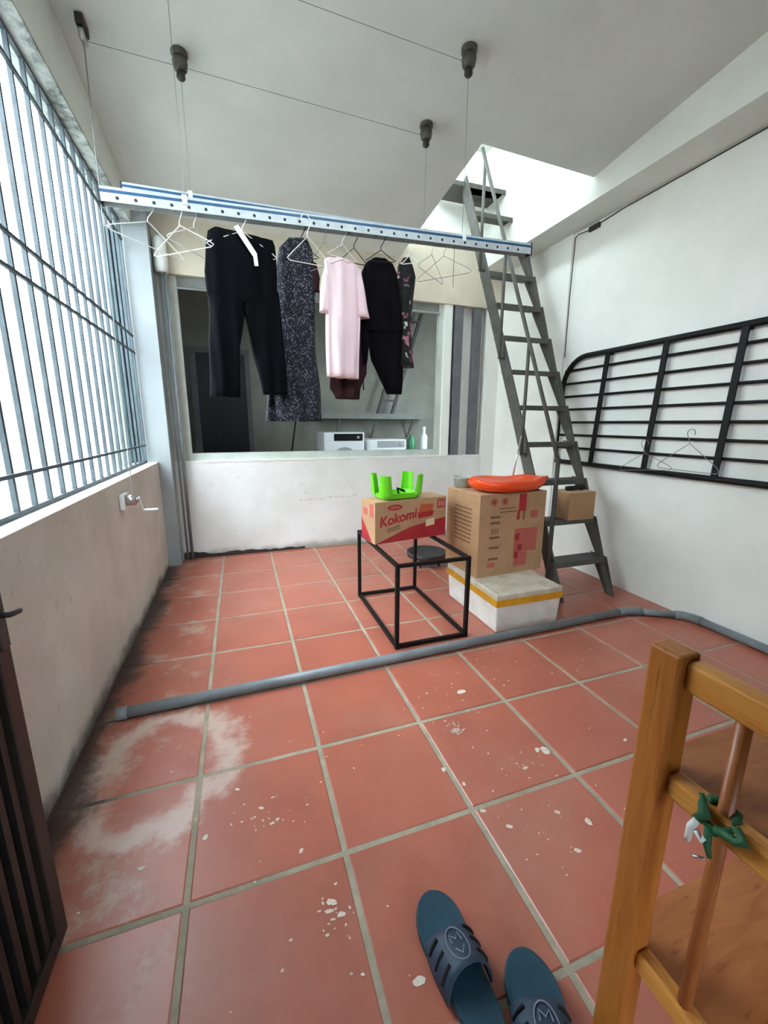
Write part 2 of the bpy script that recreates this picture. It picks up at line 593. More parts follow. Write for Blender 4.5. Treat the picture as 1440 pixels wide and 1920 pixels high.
# pillar in the back left corner
pil = struct(MB().span((-0.62, 3.40, 0), (-0.405, 3.66, 3.42)).build('wall_pillar', 'pillar'), 'white corner pillar beside the barred window')

# right wall, cable beam, pilaster
wall_right = struct(MB().span((XR, -1.06, -0.05), (XR + 0.15, 3.75, 4.7)).build('wall_right', 'wall_white'), 'tall white plastered wall on the right')
MB().span((XR - 0.022, 2.46, 0), (XR, 2.80, 3.24)).build('pilaster', 'wall_white', wall_right)
struct(MB().span((3.11, -1.06, 3.24), (XR + 0.01, 3.64, 4.7)).build('trim_2', 'beam'), 'white ceiling beam along the right wall')

# front of the room, behind the camera: house interior
mb = MB()
mb.span((-1.2, YF - 0.12, 0), (0.3, YF, 2.5)).span((1.5, YF - 0.12, 0), (3.6, YF, 2.5)).span((0.3, YF - 0.12, 0), (1.5, YF, 0.45)).span((0.3, YF - 0.12, 0.95), (1.5, YF, 2.5))  # low opening is made up, added to light faces turned towards the camera
struct(mb.build('wall_house_back', 'interior'))
struct(MB().span((-1.3, YF - 0.12, 0), (-1.2, -0.96, 2.5)).build('wall_house_left', 'interior'))
struct(MB().span((-1.3, YF - 0.12, 2.38), (3.7, -1.06, 2.5)).build('ceiling_house', 'concrete'))
mb = MB()
mb.span((-1.3, -1.06, 0), (-0.36, -0.96, 2.5)).span((1.9, -1.06, 0), (3.6, -0.96, 2.5)).span((-0.36, -1.06, 2.3), (1.9, -0.96, 2.5))
mb.span((-0.75, -1.06, 2.5), (-0.1, -0.96, 3.95)).span((1.7, -1.06, 2.5), (3.6, -0.96, 3.95)).span((-0.1, -1.06, 3.1), (1.7, -0.96, 3.95))  # gap above the doorway is made up, added to let sky light in
struct(mb.build('wall_front', 'interior'))

# ceiling slab with stair hole
def slab(x0, x1, y0, y1, mb, t=0.14):
    lo = [(x0, y0), (x1, y0), (x1, y1), (x0, y1)]
    mb.loft([[(x, y, zc(x, y)) for x, y in lo], [(x, y, zc(x, y) + t) for x, y in lo]])


mb = MB()
slab(-0.75, 2.06, -1.06, 3.75, mb)
slab(2.06, 3.2, -1.06, 1.95, mb)
ceiling = struct(mb.build('ceiling', 'ceiling'), 'pale grey plaster ceiling')
struct(MB().span((XR, YF - 0.12, 0), (XR + 0.15, -1.06, 2.5)).build('wall_house_right', 'interior'))
# upper landing seen through the hole: its end wall and roof
struct(MB().span((1.2, YB, 3.22), (3.6, YB + 0.12, 4.7)).build('wall_upper', 'wall_white'), 'bright white wall seen up the stair hole')
struct(MB().span((1.75, 1.0, 3.62), (1.85, 3.72, 4.08)).build('wall_upper_left_light_block', 'wall_white'))  # unseen wall added to cut the light entering the stair hole from the left
struct(MB().span((1.75, 0.9, 3.66), (3.5, 1.0, 4.5)).build('wall_upper_front_light_block', 'wall_white'))  # unseen wall added to stop light reaching the stair hole from the front
struct(MB().span((1.9, 1.0, 4.45), (3.7, 3.9, 4.6)).build('ceiling_upper', 'ceiling'))

# back wall: low wall, lintel band, jambs
wall_back = struct(MB().span((-0.41, YB, 0), (3.24, YB + 0.14, 1.044)).build('wall_back', 'wall_half'), 'low white wall under the laundry window')
MB().span((-0.41, YB - 0.006, 1.044), (3.245, YB + 0.15, 1.06)).build('wall_cap', 'wall_white', wall_back)
MB().span((-0.41, YB, 2.84), (3.5, YB + 0.14, 3.5)).build('wall_above_window', 'beige', wall_back)
MB().span((-0.41, YB + 0.02, 1.06), (-0.30, YB + 0.14, 2.84)).build('window_jamb', 'frame_alu', wall_back)
MB().span((2.66, YB + 0.02, 1.06), (2.76, YB + 0.14, 2.84)).build('window_jamb', 'wall_white', wall_back)
MB().span((2.76, YB + 0.10, 1.06), (3.5, YB + 0.14, 2.9)).build('wall_panel', 'wall_white', wall_back)
MB().span((3.24, YB, 0), (3.5, YB + 0.10, 2.9)).build('wall_end', 'wall_white', wall_back)
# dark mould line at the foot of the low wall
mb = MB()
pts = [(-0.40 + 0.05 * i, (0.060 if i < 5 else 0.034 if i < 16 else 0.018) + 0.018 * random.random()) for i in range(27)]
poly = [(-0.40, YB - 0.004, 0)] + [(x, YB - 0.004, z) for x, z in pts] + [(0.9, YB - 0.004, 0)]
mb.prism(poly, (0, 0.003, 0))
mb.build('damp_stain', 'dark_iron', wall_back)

mb = MB()
rc = random.Random(3)
x_ = 0.86
while x_ < 1.55:
    w_ = rc.uniform(0.02, 0.07)
    z_ = 0.575 + 0.03 * (x_ - 0.86) + rc.uniform(-0.008, 0.008)
    mb.prism([(x_, YB - 0.003, z_), (x_ + w_, YB - 0.003, z_ + rc.uniform(-0.004, 0.008)), (x_ + w_ * 0.9, YB - 0.003, z_ + rc.uniform(0.010, 0.022)), (x_ + w_ * 0.2, YB - 0.003, z_ + 0.012)], (0, 0.0025, 0))
    x_ += w_ + rc.uniform(0.0, 0.03)
mb.build('peeling_crack', 'wall_left', wall_back)

# laundry window frame (real bars with depth)
win = struct(MB().span((-0.30, YB + 0.06, 1.06), (2.66, YB + 0.12, 1.135)).build('window_1', 'frame_alu'), 'wide laundry window frame in the back wall')
MB().span((-0.30, YB + 0.06, 1.135), (-0.235, YB + 0.12, 2.84)).build('window_stile', 'frame_alu', win)
MB().span((2.60, YB + 0.06, 1.135), (2.66, YB + 0.12, 2.84)).build('window_stile', 'frame_alu', win)
MB().span((-0.235, YB + 0.06, 2.74), (2.60, YB + 0.12, 2.84)).build('window_head', 'concrete', win)
MB().tube([(-0.235, YB + 0.05, 2.735), (2.60, YB + 0.05, 2.735)], 0.014, 8).build('curtain_rod', 'steel', win)

# two grey steel posts on the low wall
for i, x in enumerate((2.80, 3.06)):
    t = tag(MB().span((x, YB + 0.01, 1.06), (x + 0.105, YB + 0.09, 2.84)).build('steel_post', 'post_grey', bevel=0.006),
            ('grey steel post on the low wall beside the window frame', 'grey steel post on the low wall nearest the stair')[i], 'post', 'steel posts on the low wall')

# laundry room behind
struct(MB().span((-0.9, 3.75, 0.35), (4.2, 6.2, 0.45)).build('floor_laundry', 'back_floor'))
struct(MB().span((-0.9, 6.1, 0.3), (4.2, 6.2, 3.8)).build('wall_laundry_back', 'back_wall'))
struct(MB().span((-1.0, 3.75, 0.3), (-0.9, 6.2, 3.8)).build('wall_laundry_left', 'back_wall'))
struct(MB().span((-1.0, 3.74, 3.5), (4.3, 6.2, 3.6)).build('ceiling_laundry', 'ceiling'))
mb = MB()
mb.span((4.1, 3.75, 0.3), (4.2, 4.4, 3.6)).span((4.1, 4.4, 0.3), (4.2, 5.0, 2.1)).span((4.1, 4.4, 2.5), (4.2, 5.0, 3.6)).span((4.1, 5.0, 0.3), (4.2, 6.2, 3.6))  # unseen opening added in this wall to give the laundry some daylight
struct(mb.build('wall_laundry_right', 'back_wall'))
struct(MB().span((-0.9, 3.66, 0), (-0.41, 3.75, 3.5)).build('wall_laundry_front', 'back_wall'))

# ------------------------------------------------------------------ window bars on the left
XG = -0.615
gr = thing('window_grille', 'tall grey iron bar grille filling the left window', 'grille', (XG, 2.0, ZSILL + 0.004))
y0, y1, z1 = 0.52, 3.36, ZLINT - ZSILL - 0.02
for nm, a, b in (('frame_bar', (0, y0 - 2, 0.012), (0, y1 - 2, 0.012)), ('frame_bar', (0, y0 - 2, z1), (0, y1 - 2, z1)),
                 ('frame_bar', (0, y0 - 2, 0.0), (0, y0 - 2, z1)), ('frame_bar', (0, y1 - 2, 0.0), (0, y1 - 2, z1))):
    MB().bar(a, b, 0.022, 0.022).build(nm, 'grille', gr)
me = MB().bar((0, 0, 0), (0, 0, z1), 0.018, 0.018).mesh('upright_bar')
yy = 0.729
while yy < y1 - 0.04:
    link('upright_bar', me, 'grille', gr, loc=(0, yy - 2, 0))
    yy += 0.158
for z in (1.237, 2.065, 2.21, 2.99):
    MB().bar((0.012, y0 - 2, z - ZSILL), (0.012, y1 - 2, z - ZSILL), 0.014, 0.016).build('cross_bar', 'grille', gr)

# what stands outside beyond the far end of the grille
nb = thing('neighbour_shed', 'dark teal ribbed sheeting outside, past the far end of the bars', 'shed', (-0.99, 3.31, 0))
MB().span((0.235, 0.115, 0.0), (0.355, 0.2, 3.1)).build('wall_panel', 'neighbour', nb)
for k in range(4):
    MB().tube([(0.25 + 0.030 * k, 0.10, 0.0), (0.25 + 0.030 * k, 0.10, 3.1)], 0.011, 8).build('rib', 'teal_tube', nb, smooth=True)

struct(MB().span((-40, -40, -0.6), (40, 40, -0.5)).build('floor_outside_light_block', 'concrete'))  # unseen ground sheet added to block sky light coming from below
struct(MB().span((-3.3, -8, -0.5), (-3.1, 14, 2.9)).build('wall_outside_light_block', 'wall_white'))  # unseen wall added so the sky lights the room from high angles

# ------------------------------------------------------------------ winch on the left wall
w = thing('clothesline_winch', 'small white winch with crank on the wall under the barred window', 'winch', (XL, 2.02, 0.93))
MB().span((0.001, -0.10, -0.045), (0.03, 0.03, 0.06)).build('base_plate', 'white_plastic', w, bevel=0.006)
MB().tube([(0.03, -0.04, 0.015), (0.085, -0.04, 0.015)], 0.036, 16).build('drum', 'steel', w, smooth=True)
MB().tube([(0.085, -0.04, 0.015), (0.105, -0.04, 0.015)], 0.014, 10).build('axle', 'steel', w, smooth=True)
MB().bar((0.105, -0.04, 0.03), (0.112, 0.02, -0.075), 0.008, 0.018).build('crank_arm', 'white_plastic', w, bevel=0.003)
MB().tube([(0.108, 0.02, -0.07), (0.20, 0.03, -0.072)], 0.010, 10).build('crank_handle', 'white_plastic', w, smooth=True)

# ------------------------------------------------------------------ metal gate, bottom left
g = thing('metal_gate', 'dark brown metal gate leaf standing open at the left edge', 'gate', (-0.335, 0.04, 0.02))
gl, gh = 0.98, 2.2
MB().span((-0.022, -0.055, 0), (0.022, 0.0, gh)).build('frame_stile', 'gate_metal', g, bevel=0.003)
MB().span((-0.022, -gl, 0), (0.022, -gl + 0.05, gh)).build('frame_stile', 'gate_metal', g, bevel=0.003)
for z in (0.0, gh - 0.06):
    MB().span((-0.02, -gl + 0.05, z), (0.02, -0.055, z + 0.05)).build('frame_rail', 'gate_metal', g, bevel=0.003)
MB().span((-0.012, -gl + 0.05, 0.05), (-0.006, -0.055, gh - 0.06)).build('backing_sheet', 'hole_dark', g)
me = MB().span((-0.006, -0.012, 0.05), (0.012, 0.012, gh - 0.06)).mesh('slat')
for k in range(17):
    link('slat', me, 'gate_inner', g, loc=(0, -0.085 - 0.052 * k, 0))
h = MB().span((0.022, -0.045, 0.90), (0.028, -0.008, 1.06)).build('lock_plate', 'dark_iron', g, bevel=0.002)
MB().tube([(0.028, -0.027, 0.985), (0.045, -0.027, 0.985), (0.050, -0.02, 0.985), (0.050, 0.004, 0.980), (0.046, 0.012, 0.978)], 0.007, 10).build('lever', 'dark_iron', h, smooth=True)

# ------------------------------------------------------------------ drain pipe on the floor
t = thing('drain_pipe', 'long grey plastic pipe lying across the tiles and along the wall', 'pipe', (0, 1.0, 0.030))
R_ = 0.028
MB().tube([(-0.40, 0.0, 0), (2.98, 0.065, 0)], R_, 14).build('pipe_run', 'pvc', t, smooth=True)
MB().tube([(-0.42, 0.0, 0), (-0.37, 0.0, 0)], R_ * 1.12, 14).build('end_socket', 'pvc', t, smooth=True)
MB().tube([(2.93, 0.064, 0), (3.0, 0.064, 0), (3.06, 0.045, 0), (3.11, 0.015, 0)], R_ * 1.16, 14).build('elbow', 'pvc', t, smooth=True)
MB().tube([(3.10, 0.02, 0), (3.33, -0.125, 0)], R_, 14).build('pipe_run', 'pvc', t, smooth=True)
MB().tube([(3.30, -0.105, 0), (3.35, -0.14, 0), (3.375, -0.19, 0), (3.385, -0.25, 0)], R_ * 1.16, 14).build('elbow', 'pvc', t, smooth=True)
MB().tube([(3.385, -0.24, 0), (3.392, -2.2, 0)], R_, 14).build('pipe_run', 'pvc', t, smooth=True)

# ------------------------------------------------------------------ steel table frame
t = thing('table_frame', 'bare black steel table frame with no top', 'table frame', (1.39, 1.615, 0))
hx, hy, H, q = 0.255, 0.445, 0.585, 0.026
for sx in (-1, 1):
    for sy in (-1, 1):
        MB().span((sx * hx - q / 2, sy * hy - q / 2, 0), (sx * hx + q / 2, sy * hy + q / 2, H)).build('leg', 'black_metal', t, bevel=0.002)
for z in (0.018, H - q / 2):
    for s in (-1, 1):
        MB().bar((-hx + q / 2, s * hy, z), (hx - q / 2, s * hy, z), q * .9, q * .9, (0, 1, 0)).build('rail', 'black_metal', t)
        MB().bar((s * hx, -hy + q / 2, z), (s * hx, hy - q / 2, z), q * .9, q * .9).build('rail', 'black_metal', t)

# ------------------------------------------------------------------ cardboard helper
def carton(name, label, loc, rz, w, d, h, mat='kraft', flaps=True, lid='kraft_light', open_=0.0):
    """corner of the box at loc; width along local x, depth along local y"""
    t = thing(name, label, 'box', loc, rz)
    th = 0.006
    MB().span((0, 0, 0), (w, th, h)).build('front_panel', mat, t)
    MB().span((0, d - th, 0), (w, d, h)).build('back_panel', mat, t)
    MB().span((0, th, 0), (th, d - th, h)).build('side_panel', mat, t)
    MB().span((w - th, th, 0), (w, d - th, h)).build('side_panel', mat, t)
    MB().span((th, th, 0), (w - th, d - th, th)).build('bottom_panel', mat, t)
    if flaps:
        a = open_
        MB().bar((0, 0.0, h + 0.004), (0, d * 0.49 * math.cos(a), h + 0.004 + d * 0.49 * math.sin(a)), w, 0.005, (1, 0, 0)).build('flap', lid, t).location = (w / 2, 0, 0)
        MB().bar((0, d, h + 0.004), (0, d - d * 0.49 * math.cos(a), h + 0.004 + d * 0.49 * math.sin(a)), w, 0.005, (1, 0, 0)).build('flap', lid, t).location = (w / 2, 0, 0)
    return t


def front_mat(x, z, ang=0.0, y=-0.0012):
    """matrix placing a text upright on the front (local -y) face"""
    return Matrix.Translation((x, y, z)) @ Euler((PI / 2, 0, 0)).to_matrix().to_4x4() @ Matrix.Rotation(ang, 4, 'Z')


def front_decal(poly, name, mat, par, y=-0.0012):
    MB().prism([(x, y, z) for x, z in poly], (0, 0.001, 0)).build(name, mat, par)


def oval(cx, cz, rx, rz_, n=20):
    return [(cx + rx * math.cos(2 * PI * k / n), cz + rz_ * math.sin(2 * PI * k / n)) for k in range(n)]


# red printed noodle carton on the frame
c = carton('noodle_carton', 'kraft carton with red printed band and lettering on the black frame', (1.13, 1.612, 0.586), math.radians(9.6), 0.63, 0.225, 0.305)
fp = [o for o in c.children if o.name.startswith('front_panel')][0]
sd = [o for o in c.children if o.name.startswith('side_panel')][0]
front_decal([(0.002, 0.002), (0.628, 0.002), (0.628, 0.145), (0.53, 0.135), (0.30, 0.10)], 'printed_band', 'print_red', fp)
front_decal(oval(0.165, 0.262, 0.062, 0.022), 'printed_badge', 'print_red', fp)
front_decal(oval(0.165, 0.262, 0.046, 0.012), 'printed_badge_centre', 'print_pink', fp, -0.0022)
text_mesh('printed_lettering', 'Kokomi', 0.100, 'print_red', fp, front_mat(0.190, 0.178, math.radians(8)), 0.25, 0.003)
front_decal([(0.10, 0.095), (0.21, 0.118), (0.21, 0.127), (0.10, 0.104)], 'printed_line', 'print_brown', fp)
front_decal([(0.10, 0.078), (0.21, 0.100), (0.21, 0.107), (0.10, 0.085)], 'printed_line', 'print_brown', fp)
front_decal([(0.375, 0.205), (0.50, 0.205), (0.51, 0.262), (0.39, 0.268)], 'printed_picture', 'print_orange', fp)
front_decal([(0.37, 0.155), (0.50, 0.168), (0.515, 0.208), (0.365, 0.205)], 'printed_patch', 'print_red', fp)
front_decal([(0.44, 0.088), (0.52, 0.096), (0.52, 0.15), (0.44, 0.142)], 'printed_panel', 'print_cream', fp, -0.0022)
front_decal([(0.545, 0.225), (0.615, 0.225), (0.615, 0.292), (0.545, 0.292)], 'printed_square', 'print_red', fp)
for k in range(3):
    front_decal([(0.557 + 0.02 * k, 0.235), (0.563 + 0.02 * k, 0.235), (0.563 + 0.02 * k, 0.282), (0.557 + 0.02 * k, 0.282)], 'printed_bar', 'print_cream', fp, -0.0022)
# printing on the left end
def end_decal(poly, name, mat, par, x=-0.0012):
    MB().prism([(x, y, z) for y, z in poly], (0.001, 0, 0)).build(name, mat, par)
end_decal([(0.222, 0.003), (0.05, 0.003), (0.222, 0.17)], 'printed_band', 'print_red', sd)
end_decal([(0.03, 0.195), (0.085, 0.195), (0.085, 0.29), (0.03, 0.29)], 'printed_square', 'print_pink', sd)
end_decal([(0.12, 0.20), (0.19, 0.20), (0.19, 0.25), (0.12, 0.25)], 'printed_lines', 'print_pink', sd)
sc = [o for o in c.children if o.name.startswith('flap')]

# foam box and the tall carton on it
t = thing('foam_box', 'white polystyrene box with yellow tape, lying on the tiles', 'box', (1.862, 1.128, 0))
fw, fd = 0.555, 0.72
mb = MB()
rg = lambda z, i: [(i, i, z), (fw - i, i, z), (fw - i, fd - i, z), (i, fd - i, z)]
mb.loft([rg(0, 0.012), rg(0.225, 0.0)])
mb.build('tub', 'foam', t, bevel=0.010)
mb = MB()
mb.loft([rg(0.226, -0.004), rg(0.284, -0.004), rg(0.291, 0.004)])
mb.build('lid', 'foam_lid', t, bevel=0.008)
i_ = 0.0065
mb = MB()
mb.span((-i_, -i_ - 0.0015, 0.202), (fw + i_, -i_, 0.252))
mb.span((-i_ - 0.0015, -i_, 0.202), (-i_, fd + i_, 0.252))
mb.build('tape', 'tape', t)

bx = carton('tall_carton', 'tall brown cardboard box with faded red print on the foam box', (1.892, 1.452, 0.2915), math.radians(3.3), 0.625, 0.46, 0.64)
fp = [o for o in bx.children if o.name.startswith('front_panel')][0]
sd = [o for o in bx.children if o.name.startswith('side_panel')][0]
for cx in (0.125, 0.225):
    front_decal(oval(cx, 0.585, 0.032, 0.032), 'printed_symbol', 'print_pink', fp)
    front_decal(oval(cx, 0.585, 0.018, 0.018, 8), 'printed_symbol_centre', 'print_brown', fp, -0.0022)
front_decal([(0.36, 0.50), (0.43, 0.50), (0.43, 0.635), (0.36, 0.635)], 'printed_stripe', 'print_red', fp)
front_decal([(0.345, 0.435), (0.375, 0.435), (0.372, 0.51), (0.35, 0.51)], 'printed_stroke', 'print_red', fp)
front_decal([(0.405, 0.43), (0.42, 0.43), (0.42, 0.50), (0.405, 0.50)], 'printed_stroke', 'print_brown', fp)
front_decal([(0.18, 0.50), (0.34, 0.50), (0.34, 0.508), (0.18, 0.508)], 'printed_rule', 'print_brown', fp)
front_decal([(0.18, 0.528), (0.33, 0.528), (0.33, 0.536), (0.18, 0.536)], 'printed_rule', 'print_brown', fp)
front_decal([(0.335, 0.17), (0.56, 0.17), (0.56, 0.36), (0.335, 0.36)], 'printed_block', 'print_pink', fp)
front_decal([(0.345, 0.055), (0.47, 0.055), (0.47, 0.165), (0.345, 0.165)], 'printed_block', 'print_pink', fp)
for k, (a, b) in enumerate(((0.35, 0.27), (0.38, 0.18), (0.35, 0.12))):
    front_decal([(a - 0.008, b), (a + 0.03, b - 0.004), (a + 0.034, b + 0.055), (a - 0.01, b + 0.05)], 'printed_figure', 'print_red', fp, -0.0022)
for z in (0.46, 0.415, 0.30, 0.22, 0.13):
    front_decal([(0.10, z), (0.19, z), (0.19, z + 0.018), (0.10, z + 0.018)], 'printed_text_line', 'print_brown', fp)
for k in range(4):
    front_decal([(0.115 + 0.018 * k, 0.335), (0.122 + 0.018 * k, 0.335), (0.122 + 0.018 * k, 0.38), (0.115 + 0.018 * k, 0.38)], 'printed_bar', 'print_brown', fp)
front_decal([(0.48, 0.44), (0.55, 0.44), (0.55, 0.50), (0.48, 0.50)], 'printed_mark', 'print_pink', fp)
front_decal([(0.09, 0.07), (0.16, 0.07), (0.16, 0.11), (0.09, 0.11)], 'printed_mark', 'print_pink', fp)
for k in range(9):
    z = 0.25 + 0.033 * k
    end_decal([(0.10, z), (0.34, z), (0.34, z + 0.009), (0.10, z + 0.009)], 'printed_text_line', 'print_brown', sd)

# lime green upturned plastic stool on the noodle carton
t = thing('plastic_stool', 'lime green plastic child stool turned upside down on the noodle carton', 'stool', (1.345, 1.75, 0.902), math.radians(8))
def rrect(hx, hy, r, z, n=6):
    out = []
    for cx, cy, a0 in ((hx - r, hy - r, 0), (-hx + r, hy - r, PI / 2), (-hx + r, -hy + r, PI), (hx - r, -hy + r, 1.5 * PI)):
        for k in range(n + 1):
            a = a0 + PI / 2 * k / n
            out.append((cx + r * math.cos(a), cy + r * math.sin(a), z))
    return out
mb = MB()
mb.loft([rrect(0.14, 0.085, 0.05, 0.0), rrect(0.155, 0.10, 0.06, 0.012), rrect(0.16, 0.105, 0.06, 0.045), rrect(0.150, 0.095, 0.055, 0.046), rrect(0.142, 0.088, 0.05, 0.018)])
mb.build('seat', 'green_plastic', t, smooth=False)
for sx in (-1, 1):
    for sy in (-1, 1):
        mb = MB()
        rings = []
        for k in range(6):
            z = 0.03 + 0.03 * k
            c_ = Vector((sx * (0.118 + 0.003 * k), sy * (0.062 + 0.003 * k), z))
            rad = 0.056 - 0.002 * k
            outer = [c_ + Vector((sx * rad * math.cos(a), sy * rad * math.sin(a), 0)) for a in [(-0.5 + 2.57 * j / 8) for j in range(9)]]
            inner = [c_ + Vector((sx * (rad - 0.007) * math.cos(a), sy * (rad - 0.007) * math.sin(a), 0)) for a in [(-0.5 + 2.57 * j / 8) for j in range(8, -1, -1)]]
            rings.append(outer + inner)
        mb.loft(rings)
        mb.build('leg', 'green_plastic', t)
MB().tube([(0.02, 0.0, 0.02), (-0.01, -0.03, 0.075), (0.02, -0.05, 0.062), (0.05, -0.03, 0.05)], 0.008, 8).build('strap', 'black_cloth', t, smooth=True)

# orange plastic basin wrapped in a bag, on the tall carton
t = thing('orange_bundle', 'orange red plastic bag bundle slumped on the tall carton', 'bag', (2.22, 1.60, 0.942), math.radians(4))
mb = MB()
rings = []
N = 28
prof = [(0.62, 0.0), (0.84, 0.010), (0.97, 0.036), (1.0, 0.068), (0.97, 0.092), (0.90, 0.100), (0.80, 0.090), (0.55, 0.072), (0.2, 0.066)]
rs = random.Random(5)
wob = [rs.uniform(-1, 1) for _ in range(N)]
for i, (s, z) in enumerate(prof):
    ring = []
    for k in range(N):
        a = 2 * PI * k / N
        q = 1 + 0.03 * math.sin(3 * a + 0.6 * i) + 0.018 * wob[k]
        x = 0.335 * s * q * math.copysign(abs(math.cos(a)) ** 0.8, math.cos(a))
        y = 0.20 * s * q * math.copysign(abs(math.sin(a)) ** 0.8, math.sin(a))
        zz = z * (1.0 + 0.10 * math.sin(a * 2 + 2.2)) + 0.007 * math.sin(5 * a + i) * (z / 0.1)
        ring.append((x, y, max(zz, 0)))
    rings.append(ring)
mb.loft(rings)
mb.build('bag', 'orange_plastic', t, smooth=True, subsurf=1)
MB().tube([(0.31, -0.03, 0.075), (0.345, -0.035, 0.088), (0.375, -0.03, 0.082)], 0.014, 8, radii=[0.024, 0.010, 0.018]).build('knot', 'orange_plastic', t, smooth=True)
t = thing('clear_tub', 'cloudy grey plastic tub behind the orange bundle on the tall carton', 'tub', (1.975, 1.86, 0.942))
t.scale = (0.8, 0.8, 1)
MB().lathe([(0.085, 0.0), (0.105, 0.07), (0.115, 0.075), (0.115, 0.083), (0.098, 0.083), (0.078, 0.01)], n=20).build('bowl', 'clear_tub', t, smooth=True)
MB().tube([(-0.03, 0.0, 0.012), (-0.06, 0.01, 0.12)], 0.006, 8).build('handle', 'clear_tub', t, smooth=True)
tag(MB().tube([(2.30, 1.64, 1.05), (2.40, 1.70, 1.36)], 0.006, 8).build('metal_rod', 'steel', smooth=True), 'thin pale metal rod leaning up from the orange bundle', 'rod')

# dark brazier on the floor behind the frame
t = thing('charcoal_stove', 'low blackened iron stove on the floor behind the table frame', 'stove', (2.02, 2.62, 0))
for k in range(4):
    a = PI / 4 + k * PI / 2
    MB().tube([(0.15 * math.cos(a), 0.12 * math.sin(a), 0.0), (0.13 * math.cos(a), 0.1 * math.sin(a), 0.09)], 0.014, 8).build('foot', 'dark_iron', t)
MB().lathe([(0.16, 0.085), (0.20, 0.10), (0.21, 0.15), (0.19, 0.15), (0.17, 0.115)], n=24).build('pan', 'dark_iron', t, smooth=True)

# ------------------------------------------------------------------ steel stair
LX, RX = 2.66, 3.19
SL = 0.48
st = thing('steel_stair', 'steep grey steel stair rising to the hole in the ceiling', 'stair', (LX, 1.40, 0))
sy_ = lambda z: SL * z
MB().bar((0.0, sy_(0.0), 0.0), (0.0, sy_(3.95), 3.95), 0.014, 0.125).build('stringer', 'stair', st)
MB().bar((RX - LX, sy_(0.0) - 0.03, 0.0), (RX - LX, sy_(3.95) - 0.03, 3.95), 0.014, 0.05).build('stringer', 'stair', st)
for k in range(12):
    z = 0.335 + 0.325 * k
    y = sy_(z)
    low = k < 2
    MB().span((0.006, y - 0.085, z - 0.030), (RX - LX - 0.006, y + 0.085, z - 0.022)).build('tread', 'stair', st)
    MB().span((0.006, y - 0.089, z - 0.062), (RX - LX - 0.006, y - 0.083, z - 0.018)).build('nosing', 'stair', st)
    for x in (RX - LX + 0.011,):
        MB().prism([(x - 0.004, y - 0.09, z - 0.012), (x - 0.004, y + 0.085, z - 0.012), (x - 0.004, y - 0.125, z - 0.335), (x - 0.004, y - 0.215, z - 0.335)], (0.008, 0, 0)).build('gusset', 'stair' if k else 'stair_dark', st)
# landing plate at the top
MB().span((-0.22, sy_(3.91) - 0.03, 3.88), (RX - LX, sy_(3.91) + 0.29, 3.92)).build('landing', 'stair', st)
# handrail and its posts (kept on the near side of the stair)
hr = lambda z: (-0.06, -0.47 + SL * z, z)
MB().tube([hr(1.17), hr(4.0)], 0.016, 10).build('handrail', 'stair', st, smooth=True)
MB().tube([(-0.06, 0.09, 0.0), (-0.06, 0.09, 1.19)], 0.018, 10).build('rail_post', 'stair_dark', st, smooth=True)
for y, za, zb in ((1.39, 2.93, 3.88), (0.97, 2.05, 3.0), (0.55, 1.18, 2.13)):
    MB().tube([(-0.06, y, za), (-0.06, y, zb)], 0.015, 10).build('baluster', 'stair', st, smooth=True)
    MB().span((-0.06, y - 0.012, za), (0.0, y + 0.012, za + 0.02)).build('bracket', 'stair', st)
MB().span((-0.06, 0.078, 0.30), (0.0, 0.102, 0.32)).build('bracket', 'stair', st)

# small carton and a black tool on the second tread
sb = carton('small_carton', 'small plain brown carton resting on a lower stair tread', (2.95, 1.58, 0.6435), math.radians(-2), 0.27, 0.20, 0.235)
sb.location = (2.86, 1.60, 0.6425)
t = thing('torch', 'black cylindrical torch lying on the small carton', 'torch', (2.98, 1.68, 0.885 + 0.024))
MB().tube([(-0.09, 0, 0), (0.07, 0.01, 0)], 0.020, 12).build('body', 'black_metal', t, smooth=True)
MB().tube([(0.07, 0.01, 0), (0.10, 0.012, 0)], 0.024, 12).build('head', 'black_metal', t, smooth=True)

# ------------------------------------------------------------------ black rail panel on the right wall
XP = 3.392
t = thing('rail_panel', 'long black metal rail panel with one rounded corner hung on the right wall', 'panel', (XP, 1.4, 1.075))
zt = 1.01
pts = [(0, -2.2, zt + 0.0), (0, 0.72, zt)]
for k in range(1, 8):
    a = PI / 2 * k / 8
    pts.append((0, 0.72 + 0.28 * math.sin(a), zt - 0.30 * (1 - math.cos(a))))
pts += [(0, 1.00, zt - 0.30), (0, 1.00, zt - 0.40)]
MB().tube(pts, 0.024, 10).build('outer_rail', 'black_metal', t, smooth=True)
MB().tube([(0, 1.0, zt - 0.40), (0, 1.0, 0.0)], 0.014, 10).build('end_rail', 'black_metal', t, smooth=True)
MB().tube([(0, -2.2, 0), (0, 1.0, 0)], 0.023, 10).build('bottom_rail', 'black_metal', t, smooth=True)
for yb_, yt_ in ((0.535, 0.465), (-0.02, -0.075), (-0.565, -0.605), (-1.11, -1.14), (-1.65, -1.68)):
    MB().bar((-0.012, yb_, 0.0), (-0.012, yt_, zt), 0.016, 0.042).build('upright', 'black_metal', t)
for k in range(7):
    z = 0.895 - 0.125 * k
    e = 0.985 if k < 1 else 1.0
    MB().tube([(0.008, -2.2, z), (0.008, e, z)], 0.0115, 8).build('cross_rail', 'black_metal', t, smooth=True)
for y in (0.47, -0.6, -1.6):
    MB().span((0.0, y - 0.02, zt - 0.03), (XR - XP, y + 0.02, zt - 0.01)).build('wall_hook', 'black_metal', t)


